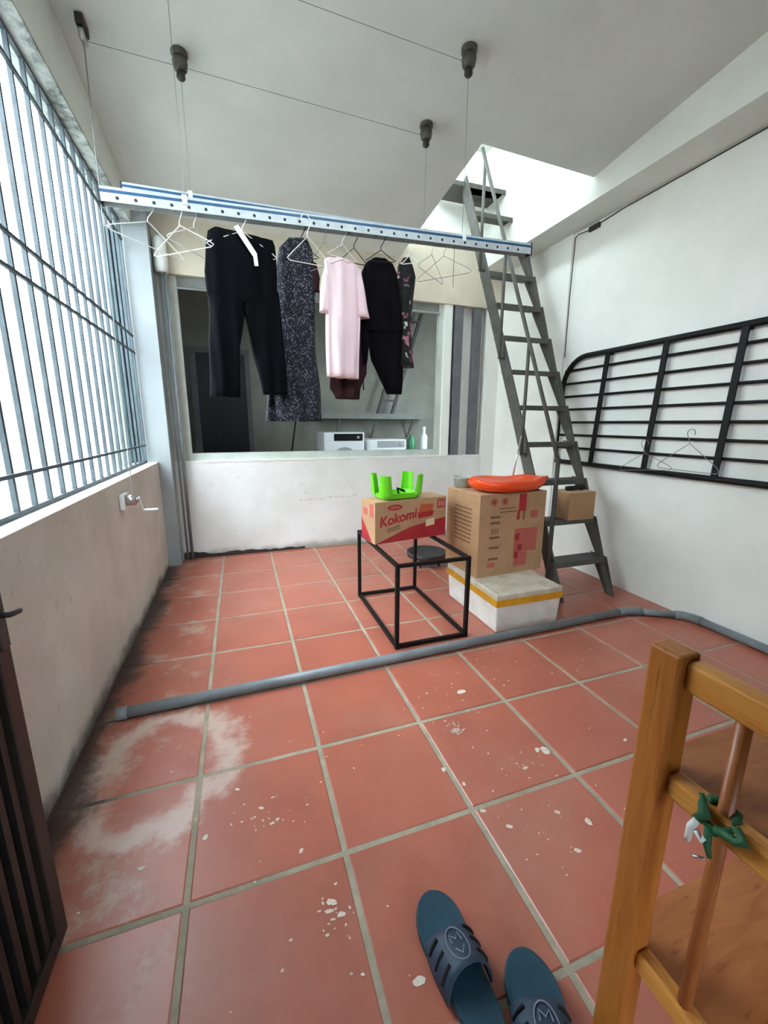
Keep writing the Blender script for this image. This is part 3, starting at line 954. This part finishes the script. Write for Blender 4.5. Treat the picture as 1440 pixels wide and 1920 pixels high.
# ------------------------------------------------------------------ hangers
def hanger_mesh(w=0.40, h=0.13, r=0.0022, hook=0.03):
    pts = []
    for k in range(9):                       # hook
        a = math.radians(200 - 230 * k / 8)
        pts.append((hook * math.cos(a), 0, 0.0 + hook * math.sin(a)))
    pts.append((0.0, 0, -hook - 0.03))
    neck = (0.0, 0, -hook - 0.045)
    tri = [neck, (w / 2 - 0.02, 0, -hook - 0.045 - h * 0.78), (w / 2, 0, -hook - 0.045 - h * 0.92), (w / 2 - 0.015, 0, -hook - 0.045 - h),
           (-w / 2 + 0.015, 0, -hook - 0.045 - h), (-w / 2, 0, -hook - 0.045 - h * 0.92), (-w / 2 + 0.02, 0, -hook - 0.045 - h * 0.78)]
    return pts, tri


def hanger(label, loc, rz, mat, w=0.40, h=0.13, r=0.0024, tilt=0.0, group='wire hangers on the drying rails', name='wire_hanger'):
    t = thing(name, label, 'hanger', loc, rz, group)
    t.rotation_euler = (0, tilt, rz)
    pts, tri = hanger_mesh(w, h)
    MB().tube(pts + [tri[0]], r, 6).build('hook', mat, t, smooth=True)
    MB().tube(tri, r, 6, closed=True).build('arms', mat, t, smooth=True)
    return t


# ------------------------------------------------------------------ drying rails, pulleys, cables
def rail(label, x0, x1, y, z0, z1):
    t = thing('drying_rail', label, 'clothes rail', (x0, y, z0), 0, 'ceiling drying rails')
    L = x1 - x0
    dz = z1 - z0
    t.rotation_euler = (0, -math.atan2(dz, L), 0)
    # channel: front web, back web, top with ribs
    MB().span((0, -0.028, -0.058), (L, -0.025, 0.0)).build('front_web', 'alu', t)
    MB().span((0, 0.025, -0.058), (L, 0.028, 0.0)).build('back_web', 'alu', t)
    MB().span((0, -0.028, 0.0), (L, 0.028, 0.004)).build('top_plate', 'alu', t)
    MB().span((0, -0.030, -0.020), (L, -0.028, -0.008)).build('blue_strip', 'blue_strip', t)
    MB().span((0, -0.020, 0.004), (L, -0.008, 0.008)).build('blue_strip', 'blue_strip', t)
    MB().span((-0.008, -0.03, -0.06), (0.0, 0.03, 0.008)).build('end_cap', 'hole_dark', t)
    MB().span((L, -0.03, -0.06), (L + 0.008, 0.03, 0.008)).build('end_cap', 'hole_dark', t)
    me = MB().tube([(0, -0.0295, 0), (0, -0.027, 0)], 0.0075, 10).mesh('hole')
    k = 0.07
    while k < L - 0.03:
        link('hole', me, 'hole_dark', t, loc=(k, 0, -0.040))
        k += 0.077
    return t, dz / L


RF_Y, RR_Y = 1.39, 1.93
railf, slf = rail('nearer ribbed aluminium drying rail with blue stripes and washing on it', -0.292, 2.11, RF_Y, 2.515, 2.585)
railr, slr = rail('farther ribbed aluminium drying rail with blue stripes, higher behind the other', -0.292, 2.09, RR_Y, 2.785, 2.812)
zf = lambda x: 2.515 + slf * (x + 0.292)
zr = lambda x: 2.785 + slr * (x + 0.292)


def pulley(x, y, label):
    t = thing('ceiling_pulley', label, 'pulley', (x, y, zc(x, y)), 0, 'ceiling pulleys')
    MB().lathe([(0.045, 0.0), (0.045, -0.02), (0.032, -0.028)], n=18).build('base', 'pulley', t, smooth=False)
    MB().lathe([(0.034, -0.026), (0.042, -0.05), (0.036, -0.085), (0.02, -0.098)], n=18).build('housing', 'pulley', t, smooth=True)
    MB().lathe([(0.022, -0.095), (0.024, -0.125), (0.015, -0.135)], n=14).build('guide', 'dark_iron', t, smooth=True)


PU = {}
for nm, x, y, lb in (('rl', 0.065, 1.945, 'grey ceiling pulley nearest the barred window'), ('rr', 1.605, 1.93, 'grey ceiling pulley nearest the stair hole'),
                     ('fr', 1.62, 1.39, 'large grey ceiling pulley above the right end of the near rail'), ('fl', 0.07, 1.39, 'grey ceiling pulley above the left end of the near rail')):
    pulley(x, y, lb)
    PU[nm] = Vector((x, y, zc(x, y) - 0.07))
wp = Vector((-0.40, 1.93, 0))
wp.z = zc(wp.x, wp.y)
t = thing('ceiling_pulley', 'double ceiling pulley by the window wall with the winch cable', 'pulley', tuple(wp), 0, 'ceiling pulleys')
MB().span((-0.02, -0.05, -0.05), (0.02, 0.05, 0.0)).build('base', 'dark_iron', t, bevel=0.004)
for y in (-0.02, 0.02):
    MB().tube([(-0.012, y, -0.075), (0.012, y, -0.075)], 0.028, 14).build('wheel', 'steel', t, smooth=True)

def cable(label, pts, mat='cable', r=0.0014, n=6):
    return tag(MB().tube(pts, r, n).build('steel_cable', mat), label, 'cable')


cable('thin drop cable from the pulley by the window to the far rail', [PU['rl'] + Vector((0, 0, -0.06)), (0.065, RR_Y, zr(0.065) + 0.008)])
cable('thin drop cable from the pulley by the stair hole to the far rail', [PU['rr'] + Vector((0, 0, -0.06)), (1.605, RR_Y, zr(1.605) + 0.008)])
cable('thin drop cable from the large pulley to the near rail', [PU['fr'] + Vector((0, 0, -0.06)), (1.62, RF_Y, zf(1.62) + 0.008)])
cable('thin drop cable to the left end of the near rail', [PU['fl'] + Vector((0, 0, -0.06)), (0.07, RF_Y, zf(0.07) + 0.008)])
cable('thin cable running under the ceiling between the two far pulleys', [PU['rl'] + Vector((0.03, 0, 0)), PU['rr'] + Vector((-0.03, 0, 0))])
cable('thin cable under the ceiling between the two near pulleys', [PU['fl'] + Vector((0.03, 0, 0)), PU['fr'] + Vector((-0.03, 0, 0))])
cable('short ceiling cable from the double pulley to the nearest pulley', [wp + Vector((0.02, 0.0, -0.09)), PU['rl'] + Vector((-0.03, 0, 0))])
cable('winch cable running down from the double pulley beside the bars', [wp + Vector((0, 0.0, -0.09)), (XL + 0.07, 1.98, 0.99)], r=0.003)
for x, y, z in ((0.065, RR_Y, zr(0.065)), (1.605, RR_Y, zr(1.605)), (1.62, RF_Y, zf(1.62)), (0.07, RF_Y, zf(0.07))):
    pass
for rl_, x_, z_ in ((railr, 0.065, 0), (railr, 1.605, 0), (railf, 1.62, 0), (railf, 0.07, 0)):
    MB().span((x_ + 0.292 - 0.012, -0.032, -0.03), (x_ + 0.292 + 0.012, 0.032, 0.012)).build('clamp', 'white_plastic', rl_)


# ------------------------------------------------------------------ garments
def ring_rows(rows, n=40, depth=0.03, rip=0.006, freq=5, seed=0, sway=0.0):
    """closed cloth tube from rows (z, xl, xr[, depth])"""
    rings = []
    for i, row in enumerate(rows):
        z, xl, xr = row[:3]
        d = row[3] if len(row) > 3 else depth
        cx, hw = (xl + xr) / 2, (xr - xl) / 2
        u = i / max(1, len(rows) - 1)
        ring = []
        for k in range(n):
            a = 2 * PI * k / n
            ca, sa = math.cos(a), math.sin(a)
            x = cx + hw * math.copysign(abs(ca) ** 0.75, ca)
            y = d * math.copysign(abs(sa) ** 0.8, sa)
            y += rip * (0.35 + 1.0 * u) * (math.sin(freq * (x * 14) + seed + 2.2 * u + (0.7 if sa > 0 else 0.0)) + 0.55 * math.sin(freq * (x * 27) - 3.1 * u + 1.7 * seed)) + sway * u
            x += 0.35 * rip * math.sin(9 * u + seed + 3 * ca)
            ring.append((x, y, z))
        rings.append(ring)
    return rings


def dense(rows, m=4):
    out = []
    for a, b in zip(rows[:-1], rows[1:]):
        for k in range(m):
            u = k / m
            s = u
            out.append(tuple(p + (q - p) * s for p, q in zip(a, b)))
    out.append(rows[-1])
    return out


def garment(name, label, cat, x, y, z, rz, mat, parts, group='washing hung on the near rail'):
    t = thing(name, label, cat, (x, y, z), rz, group)
    for nm, mt, rows, kw in parts:
        mb = MB()
        mb.loft(ring_rows(dense(rows), **kw), True, True)
        go = mb.build(nm, mt or mat, t, smooth=True)
        for pl in go.data.polygons:
            if len(pl.vertices) > 4:
                pl.use_smooth = False
    return t


def rel(rows, x0, z0, k=1.0):
    """(z, xl, xr[, d]) world values -> local to a hang point, widths opened up by 1/cos(turn)"""
    return [(r[0] - z0, (r[1] - x0) * k, (r[2] - x0) * k) + tuple(r[3:]) for r in rows]


# black trousers
k = 1 / math.cos(math.radians(14))
x0, z0 = 0.33, 2.44
garment('trousers', 'black trousers hanging by the waist, leftmost of the washing', 'trousers', x0, RF_Y, z0, math.radians(14), 'black_cloth', [
    ('hips', None, rel([(2.415, 0.20, 0.49, 0.012), (2.39, 0.165, 0.50, 0.022), (2.33, 0.15, 0.50, 0.035), (2.20, 0.136, 0.50, 0.042), (2.10, 0.14, 0.50, 0.038), (2.075, 0.145, 0.50, 0.030)], x0, z0, k), dict(rip=0.006, seed=1)),
    ('leg', None, rel([(2.16, 0.138, 0.33, 0.022), (2.08, 0.141, 0.322, 0.036), (2.0, 0.142, 0.312, 0.040), (1.85, 0.132, 0.285, 0.040), (1.71, 0.124, 0.272, 0.038), (1.585, 0.114, 0.262, 0.036)], x0, z0, k), dict(rip=0.008, seed=2)),
    ('leg', None, rel([(2.16, 0.29, 0.502, 0.022), (2.08, 0.306, 0.507, 0.036), (2.0, 0.322, 0.515, 0.040), (1.86, 0.345, 0.525, 0.040), (1.72, 0.37, 0.532, 0.038), (1.61, 0.39, 0.538, 0.036)], x0, z0, k), dict(rip=0.008, seed=4))])
# patterned dress
k = 1 / math.cos(math.radians(-10))
x0, z0 = 0.62, 2.47
garment('patterned_dress', 'long dark dress with tiny pale pattern, right of the black trousers', 'dress', x0 + 0.015, RF_Y + 0.14, z0 + 0.03, math.radians(-10), 'dress_cloth', [
    ('bodice', None, rel([(2.455, 0.575, 0.675, 0.012), (2.40, 0.515, 0.70, 0.022), (2.30, 0.50, 0.712, 0.035), (2.19, 0.492, 0.712, 0.04), (2.02, 0.476, 0.70, 0.045)], x0, z0, k), dict(rip=0.006, seed=3)),
    ('skirt', None, rel([(2.03, 0.475, 0.70, 0.045), (1.88, 0.452, 0.706, 0.05), (1.73, 0.43, 0.716, 0.055), (1.58, 0.412, 0.724, 0.06), (1.43, 0.395, 0.735, 0.065)], x0, z0, k), dict(rip=0.014, seed=5)),
    ('sleeve', 'maroon_cloth', rel([(2.33, 0.68, 0.725, 0.02), (2.25, 0.69, 0.74, 0.025), (2.18, 0.70, 0.735, 0.022)], x0, z0, k), dict(rip=0.003, seed=1))])
# pink T-shirt
k = 1 / math.cos(math.radians(20))
x0, z0 = 0.865, 2.41
garment('pink_shirt', 'pale pink short sleeved T-shirt on the near rail', 'shirt', x0, RF_Y, z0, math.radians(20), 'pink_cloth', [
    ('body', None, rel([(2.352, 0.792, 0.945, 0.006), (2.340, 0.765, 0.975, 0.012), (2.322, 0.750, 0.990, 0.018), (2.29, 0.750, 0.986, 0.024), (2.22, 0.756, 0.974, 0.032), (2.10, 0.760, 0.972, 0.034), (1.98, 0.762, 0.970, 0.036), (1.85, 0.762, 0.968, 0.036), (1.715, 0.760, 0.966, 0.036)], x0, z0, k), dict(rip=0.011, seed=6)),
    ('sleeve', None, rel([(2.335, 0.945, 0.982, 0.010), (2.27, 0.940, 0.990, 0.020), (2.17, 0.955, 1.016, 0.026), (2.07, 0.960, 1.036, 0.030)], x0, z0, k), dict(rip=0.003, seed=1)),
    ('sleeve', None, rel([(2.325, 0.765, 0.80, 0.010), (2.25, 0.740, 0.785, 0.020), (2.15, 0.728, 0.772, 0.024), (2.06, 0.718, 0.764, 0.024)], x0, z0, k), dict(rip=0.003, seed=2)),
    ('collar', None, rel([(2.358, 0.825, 0.905, 0.012), (2.345, 0.815, 0.915, 0.017)], x0, z0, k), dict(rip=0.0, seed=2))])
# maroon garment behind
x0, z0 = 0.92, 2.45
garment('maroon_skirt', 'dark maroon skirt showing below the pink T-shirt', 'skirt', x0, RF_Y + 0.12, z0, math.radians(8), 'maroon_cloth', [
    ('skirt', None, rel([(2.30, 0.83, 1.02, 0.02), (2.07, 0.815, 1.05, 0.03), (1.76, 0.806, 1.04, 0.035), (1.66, 0.80, 1.0, 0.035), (1.60, 0.83, 0.99, 0.03)], x0, z0), dict(rip=0.008, seed=2)),
    ('tie', None, rel([(1.85, 1.015, 1.025, 0.004), (1.66, 1.02, 1.028, 0.004)], x0, z0), dict(rip=0.001))])
# black blouse
k = 1 / math.cos(math.radians(-12))
x0, z0 = 1.10, 2.46
garment('black_trousers', 'black trousers tapering to a point, right of the pink T-shirt', 'trousers', x0 + 0.02, RF_Y + 0.08, z0 + 0.02, math.radians(-12), 'black_cloth2', [
    ('hips', None, rel([(2.40, 1.06, 1.13, 0.012), (2.37, 1.01, 1.175, 0.02), (2.32, 0.985, 1.196, 0.03), (2.19, 0.975, 1.215, 0.04), (2.06, 0.977, 1.233, 0.045), (1.98, 0.985, 1.238, 0.045)], x0, z0, k), dict(rip=0.007, seed=1)),
    ('leg', None, rel([(2.10, 1.01, 1.236, 0.02), (2.02, 1.02, 1.24, 0.036), (1.90, 1.03, 1.242, 0.042), (1.82, 1.045, 1.243, 0.042), (1.70, 1.095, 1.24, 0.038), (1.615, 1.14, 1.235, 0.03)], x0, z0, k), dict(rip=0.008, seed=3)),
    ('leg', None, rel([(2.02, 0.978, 1.05, 0.03), (1.90, 0.985, 1.03, 0.03), (1.80, 0.99, 1.015, 0.025)], x0, z0, k), dict(rip=0.004, seed=3))])
# floral blouse edge-on
x0, z0 = 1.29, 2.50
garment('floral_blouse', 'narrow black blouse with pink flowers, rightmost of the washing', 'blouse', x0, RF_Y + 0.10, z0, math.radians(-35), 'floral_cloth', [
    ('body', None, rel([(2.45, 1.265, 1.315, 0.012), (2.40, 1.24, 1.335, 0.03), (2.34, 1.225, 1.35, 0.05), (2.22, 1.24, 1.335, 0.07), (2.09, 1.25, 1.33, 0.08), (1.95, 1.255, 1.335, 0.08), (1.81, 1.262, 1.345, 0.08)], x0, z0), dict(rip=0.006, seed=2))])

# hangers carrying the washing (hook in a rail hole)
def on_rail(x, dy=0.0):
    return (x, RF_Y + dy, zf(x) - 0.040)


hanger('white hanger carrying the leftmost black trousers', on_rail(0.33, -0.02), math.radians(14), 'white_plastic', 0.36, 0.10)
hanger('dark hanger inside the patterned dress', on_rail(0.635, 0.03), math.radians(-10), 'black_metal', 0.20, 0.08)
hanger('white wire hanger tilted in front of the patterned dress', on_rail(0.655, -0.05), math.radians(28), 'white_plastic', 0.30, 0.13, tilt=-0.12)
hanger('white hanger inside the pink T-shirt', on_rail(0.865), math.radians(20), 'white_plastic', 0.20, 0.07)
hanger('black hanger inside the maroon skirt', on_rail(0.94, 0.03), math.radians(8), 'black_metal', 0.18, 0.08)
hanger('black hanger inside the tapering black trousers', on_rail(1.10, 0.02), math.radians(-12), 'black_metal', 0.18, 0.06)
hanger('pale hanger inside the floral blouse', on_rail(1.29, 0.03), math.radians(-35), 'white_plastic', 0.12, 0.05)
hanger('empty white hanger nearest the barred window', on_rail(-0.10), math.radians(35), 'white_plastic', 0.36, 0.11, tilt=0.1)
hanger('empty white hanger beside the pillar, turned to the camera', on_rail(0.03, 0.0), math.radians(-30), 'white_plastic', 0.34, 0.12, tilt=-0.08)
hanger('empty white hanger just left of the black trousers', on_rail(0.10, 0.0), math.radians(55), 'white_plastic', 0.38, 0.12)
for i, (x, a, lb) in enumerate(((1.42, 40, 'thin empty hanger next to the floral blouse'), (1.50, -48, 'thin empty hanger second right of the floral blouse'), (1.57, 62, 'thin empty hanger nearest the stair'),
                               (0.76, -60, 'thin empty hanger between dress and pink T-shirt'))):
    hanger(lb, on_rail(x), math.radians(a), 'cable', 0.36, 0.12, r=0.0016)
# white strap tied to the leftmost hanger
t = tag(MB().bar((0.30, RF_Y - 0.055, 2.425), (0.385, RF_Y - 0.06, 2.30), 0.026, 0.004, (1, 0.1, 0.5)).bar((0.385, RF_Y - 0.06, 2.305), (0.39, RF_Y - 0.058, 2.25), 0.02, 0.004).build('cloth_strip', 'white_plastic'),
        'white cloth strip tied across the leftmost black trousers', 'strip')
# white plastic sleeve on the pillar corner pipe
t = thing('pipe_sleeve', 'white plastic wrap around pipes at the top of the corner pillar', 'wrap', (-0.335, 3.54, 2.82))
MB().lathe([(0.055, 0.0), (0.062, 0.06), (0.058, 0.26), (0.045, 0.30)], n=14).build('wrap', 'white_plastic', t, smooth=True)
for k, (x, y) in enumerate(((-0.02, 0.0), (0.015, 0.02), (0.03, -0.015))):
    MB().tube([(x, y, -2.8), (x, y, 0.02)], 0.010, 8).build('pipe', 'pvc', t, smooth=True)

# wire hangers on the black panel
hanger('blue grey wire hanger hooked on the black rail panel', (XP - 0.022, 1.03, 1.39), math.radians(86), 'cable', 0.48, 0.20, r=0.0028, group='hangers on the black panel')
hanger('grey wire hanger low on the black rail panel, nearer the stair', (XP - 0.03, 1.38, 1.30), math.radians(94), 'cable', 0.44, 0.14, r=0.0024, tilt=0.1, group='hangers on the black panel')

# cable with junction box on the right wall
t = thing('wall_cable', 'thin black cable with a small junction box along the right wall', 'cable', (XR - 0.006, 2.42, 3.21))
MB().tube([(-0.022, 0.0, -1.1), (-0.022, 0.008, -0.6), (-0.022, 0.0, -0.02), (-0.018, -0.03, 0.0), (0, -0.12, -0.005), (0, -0.5, 0.018), (0, -1.4, 0.02), (0, -2.5, 0.02), (0, -4.6, 0.02)], 0.0045, 6).build('wire', 'black_cable', t, smooth=True)
MB().span((-0.02, -0.27, -0.03), (0.005, -0.15, 0.012)).build('junction_box', 'dark_iron', t, bevel=0.004)

# ------------------------------------------------------------------ pine shelf rack, front right
t = thing('pine_shelf_rack', 'varnished pine rack with dowels and two boards, front right', 'shelf rack', (0.968, -0.655, 0))
MB().span((-0.026, -0.030, 0), (0.026, 0.030, 1.055)).build('post', 'pine_v', t, bevel=0.006)
MB().span((-0.026, -0.40, 0), (0.026, -0.34, 1.055)).build('post', 'pine_v', t, bevel=0.006)
for nm, z, hh in (('top_rail', 1.018, 0.056), ('middle_rail', 0.793, 0.046), ('lower_rail', 0.355, 0.046)):
    r_ = MB().span((-0.012, -0.34, z - hh / 2), (0.022, -0.030, z + hh / 2)).build(nm, 'pine_y', t, bevel=0.007)
for k in range(2):
    y = -0.118 - 0.135 * k
    MB().tube([(0.006, y, 0.36), (0.006, y, 1.0)], 0.0115, 12).build('dowel', 'dowel', t, smooth=True)
MB().span((0.026, -0.40, 0.778), (0.75, 0.030, 0.796)).build('shelf_board', 'pine_board', t, bevel=0.002)
MB().span((0.026, -0.40, 0.325), (0.75, 0.045, 0.343)).build('shelf_board', 'pine_board', t, bevel=0.002)
for y in (-0.37, 0.0):
    MB().span((0.72, y - 0.03, 0), (0.772, y + 0.03, 1.055)).build('post', 'pine_v', t, bevel=0.006)

# green twine with white clip tied on the middle rail
t = thing('twine_clip', 'dark green twine knot with a white plastic hook on the pine rack', 'twine', (0.952, -0.772, 0.80))
t.scale = (0.72, 0.72, 0.72)
MB().tube([(0.0, 0.03, 0.03), (-0.012, 0.02, 0.0), (-0.012, -0.01, -0.01), (0.012, -0.03, 0.01), (0.04, -0.02, 0.03), (0.045, 0.02, 0.028), (0.02, 0.03, 0.03)], 0.010, 8).build('loop', 'green_twine', t, smooth=True)
MB().tube([(-0.014, 0.028, -0.012), (-0.016, 0.01, 0.02), (-0.012, 0.03, 0.058)], 0.009, 8, radii=[0.011, 0.010, 0.006]).build('knot', 'green_twine', t, smooth=True)
MB().tube([(-0.012, -0.01, 0.0), (-0.014, -0.05, 0.012), (-0.01, -0.065, 0.02), (0.0, -0.04, 0.03)], 0.010, 8).build('bow', 'green_twine', t, smooth=True)
MB().tube([(-0.018, 0.0, -0.005), (-0.02, -0.005, -0.05), (-0.018, -0.012, -0.075)], 0.007, 8, radii=[0.009, 0.008, 0.005]).build('tail', 'green_twine', t, smooth=True)
MB().tube([(-0.024, 0.022, -0.005), (-0.028, 0.03, -0.03), (-0.028, 0.032, -0.07)], 0.008, 10, radii=[0.008, 0.0085, 0.007]).build('white_hook', 'white_plastic', t, smooth=True)
MB().tube([(-0.026, 0.02, -0.03), (-0.026, 0.005, -0.045), (-0.024, 0.0, -0.03)], 0.006, 8).build('white_hook_tip', 'white_plastic', t, smooth=True)
MB().tube([(-0.02, -0.006, -0.085), (-0.026, 0.012, -0.098), (-0.022, 0.022, -0.10)], 0.003, 8).build('ring', 'steel', t, smooth=True)


# ------------------------------------------------------------------ slippers
def sole_outline(L, left):
    # y from heel (0) to toe (L); half widths inner/outer
    tbl = [(0.0, 0.0, 0.0), (0.01, 0.020, 0.020), (0.03, 0.031, 0.031), (0.07, 0.035, 0.035), (0.12, 0.034, 0.038), (0.17, 0.042, 0.047), (0.205, 0.046, 0.047), (0.235, 0.042, 0.040), (0.258, 0.030, 0.026), (0.270, 0.014, 0.010), (0.272, 0.0, 0.0)]
    k = L / 0.272
    s = 1.22
    a = [(-(i if left else o) * s, y * k) for y, i, o in tbl]
    b = [((o if left else i) * s, y * k) for y, i, o in tbl][::-1]
    return a + b[1:-1]


def slipper(label, heel, ang, left):
    t = thing('slide_slipper', label, 'slipper', (heel[0], heel[1], 0.0), ang, 'pair of blue slippers')
    t.scale = (1.25, 1.25, 1.25)
    L = 0.292
    ol = sole_outline(L, left)
    cx = lambda s, z: [(x * s, L / 2 + (y - L / 2) * s, z) for x, y in ol]
    mb = MB()
    mb.loft([cx(0.94, 0.0015), cx(1.0, 0.008), cx(1.0, 0.026), cx(0.97, 0.031), cx(0.90, 0.028), cx(0.5, 0.026)])
    mb.build('sole', 'slipper', t, smooth=True, subsurf=2)
    # strap: arched band between y1 and y2
    mb = MB()
    rows = []
    nr, na = 9, 17
    for i in range(nr):
        u = i / (nr - 1)
        y = 0.095 + 0.105 * u
        hw = 0.054 + 0.004 * math.sin(u * PI)
        hh = 0.072 - 0.026 * u
        rows.append([(y + 0.018 * math.sin(PI * j / (na - 1)) * (0.6 - u), hw, hh, PI - PI * j / (na - 1)) for j in range(na)])
    rings = []
    for row in rows:
        outer = [(hw * math.cos(a), y, 0.012 + hh * math.sin(a) ** 0.85 if math.sin(a) > 0 else 0.012) for y, hw, hh, a in row]
        inner = [((hw - 0.005) * math.cos(a), y, 0.012 + max(0.0, (hh - 0.005) * math.sin(a) ** 0.85 if math.sin(a) > 0 else 0.0)) for y, hw, hh, a in row][::-1]
        rings.append(outer + inner)
    mb.loft(rings)
    s = mb.build('strap', 'slipper_strap', t, smooth=True)
    # slots on both sides
    for sd_ in (-1, 1):
        for k in range(3):
            y = 0.118 + 0.027 * k
            u = (y - 0.095) / 0.105
            hw, hh = 0.0565, 0.072 - 0.026 * u
            pts = []
            for j in range(5):
                a = math.radians(18 + 9 * j)
                pts.append((sd_ * (hw + 0.001) * math.cos(a), y + 0.002 * j, 0.012 + (hh + 0.001) * math.sin(a) ** 0.85))
            MB().tube(pts, 0.0032, 6).build('vent_slot', 'slot', s)
    # emblem on top of the strap: ring with a letter-like zigzag
    def on_strap(x, y):
        u = (y - 0.095) / 0.105
        hw, hh = 0.054 + 0.004 * math.sin(u * PI), 0.072 - 0.026 * u
        a = math.acos(max(-1, min(1, x / hw)))
        return (x, y, 0.0135 + hh * math.sin(a) ** 0.85)
    MB().tube([on_strap(0.022 * math.cos(a) , 0.150 + 0.034 * math.sin(a)) for a in [2 * PI * k / 20 for k in range(20)]], 0.0014, 6, closed=True).build('emblem_ring', 'emblem', s)
    MB().tube([on_strap(x, y) for x, y in ((-0.012, 0.152), (-0.010, 0.17), (0.0, 0.158), (0.010, 0.17), (0.012, 0.152))], 0.0016, 6).build('emblem_mark', 'emblem', s)
    MB().tube([on_strap(x, y) for x, y in ((-0.010, 0.142), (0.0, 0.128), (0.011, 0.142))], 0.0016, 6).build('emblem_mark', 'emblem', s)
    return t


slipper('blue slide slipper lying farther from the pine rack', (0.722, -0.585), math.radians(3), False)
slipper('blue slide slipper turned in beside the pine rack', (0.772, -0.775), math.radians(-20), True)

# ------------------------------------------------------------------ laundry room contents
def washer(label, x, y, w, d, h, lid):
    t = thing('washing_machine', label, 'washing machine', (x, y, 0.45), 0, 'washing machines in the laundry')
    MB().span((0, 0, 0), (w, d, h)).build('body', 'wash_white', t, bevel=0.012)
    MB().span((0.24 * w, -0.006, h - 0.125), (0.96 * w, 0.001, h - 0.02)).build('control_panel', lid, t, bevel=0.003)
    MB().span((0.03 * w, -0.006, h - 0.12), (0.22 * w, 0.001, h - 0.03)).build('detergent_drawer', 'wash_white', t, bevel=0.003)
    MB().tube([(w / 2, -0.012, h * 0.52), (w / 2, 0.001, h * 0.52)], 0.20, 28).build('door_ring', 'panel_grey', t)
    MB().tube([(w / 2, -0.02, h * 0.52), (w / 2, -0.011, h * 0.52)], 0.155, 28).build('door_glass', 'wash_dark', t)
    MB().tube([(w * 0.84, -0.02, h - 0.075), (w * 0.84, -0.005, h - 0.075)], 0.022, 16).build('dial', 'panel_grey', t, smooth=True)
    return t


washer('white front loading washer with dark panel, left of the two', 1.43, 5.0, 0.62, 0.6, 0.87, 'wash_dark')
washer('lower white washer with pale panel, right of the two', 2.11, 5.0, 0.63, 0.6, 0.76, 'panel_grey')
d = struct(MB().span((-0.31, 6.05, 0.45), (0.40, 6.10, 2.50)).build('door_1', 'door_dark'), 'near-black door in the laundry back wall')
MB().span((-0.40, 6.03, 0.45), (-0.31, 6.10, 2.58)).build('door_jamb', 'post_grey', d)
MB().span((0.40, 6.03, 0.45), (0.47, 6.10, 2.58)).build('door_jamb', 'post_grey', d)
MB().span((-0.31, 6.03, 2.50), (0.40, 6.10, 2.58)).build('door_head', 'post_grey', d)
t = thing('wall_shelf', 'long grey concrete shelf on brackets over the washing machines', 'shelf', (1.5, 5.7, 1.50))
MB().span((0, 0, 0.03), (1.95, 0.4, 0.12)).build('shelf_slab', 'concrete', t)
for x in (0.35, 1.0, 1.7):
    MB().bar((x, 0.08, 0.03), (x, 0.39, -0.30), 0.03, 0.03).build('bracket', 'concrete', t)
t = thing('laundry_ladder', 'dark steel ladder standing on the laundry shelf behind the washing', 'ladder', (2.55, 5.85, 1.62))
for dx in (0.0, 0.26):
    MB().bar((dx, 0, 0), (dx + 0.55, 0.0, 1.75), 0.05, 0.05).build('rail', 'stair_dark', t)
for k in range(6):
    u = 0.12 + 0.15 * k
    MB().span((0.55 * u + 0.02, -0.03, 1.75 * u), (0.55 * u + 0.26, 0.03, 1.75 * u + 0.03)).build('rung', 'stair_dark', t)
tag(MB().tube([(0.92, 5.5, 0.45), (1.18, 5.92, 1.72)], 0.014, 8).build('mop_handle', 'black_metal'), 'thin dark pole leaning in the laundry below the dress', 'pole')
t = thing('detergent_bottle', 'green bottle by the right washing machine', 'bottle', (2.98, 5.35, 1.02))
MB().lathe([(0.07, 0), (0.075, 0.02), (0.075, 0.17), (0.03, 0.22), (0.03, 0.25)], n=16).build('body', 'green_bottle', t, smooth=True)
t = thing('detergent_bottle', 'tall pale bottle at the right end of the laundry window', 'bottle', (3.18, 5.3, 1.02))
MB().lathe([(0.06, 0), (0.065, 0.02), (0.065, 0.22), (0.028, 0.28), (0.028, 0.34)], n=16).build('body', 'pale_bottle', t, smooth=True)
MB().lathe([(0.032, 0.335), (0.032, 0.38), (0.02, 0.385)], n=14).build('cap', 'white_plastic', t, smooth=True)
t = thing('side_cabinet', 'grey low cabinet carrying bottles right of the washers', 'cabinet', (2.85, 5.15, 0.45))
MB().span((0, 0, 0.0), (0.62, 0.5, 0.55)).build('body', 'concrete', t, bevel=0.004)
MB().span((-0.01, -0.01, 0.55), (0.63, 0.51, 0.57)).build('top', 'back_wall', t)
MB().span((0.02, -0.012, 0.03), (0.30, 0.0, 0.53)).build('door', 'back_wall', t)
MB().span((0.32, -0.012, 0.03), (0.60, 0.0, 0.53)).build('door', 'back_wall', t)
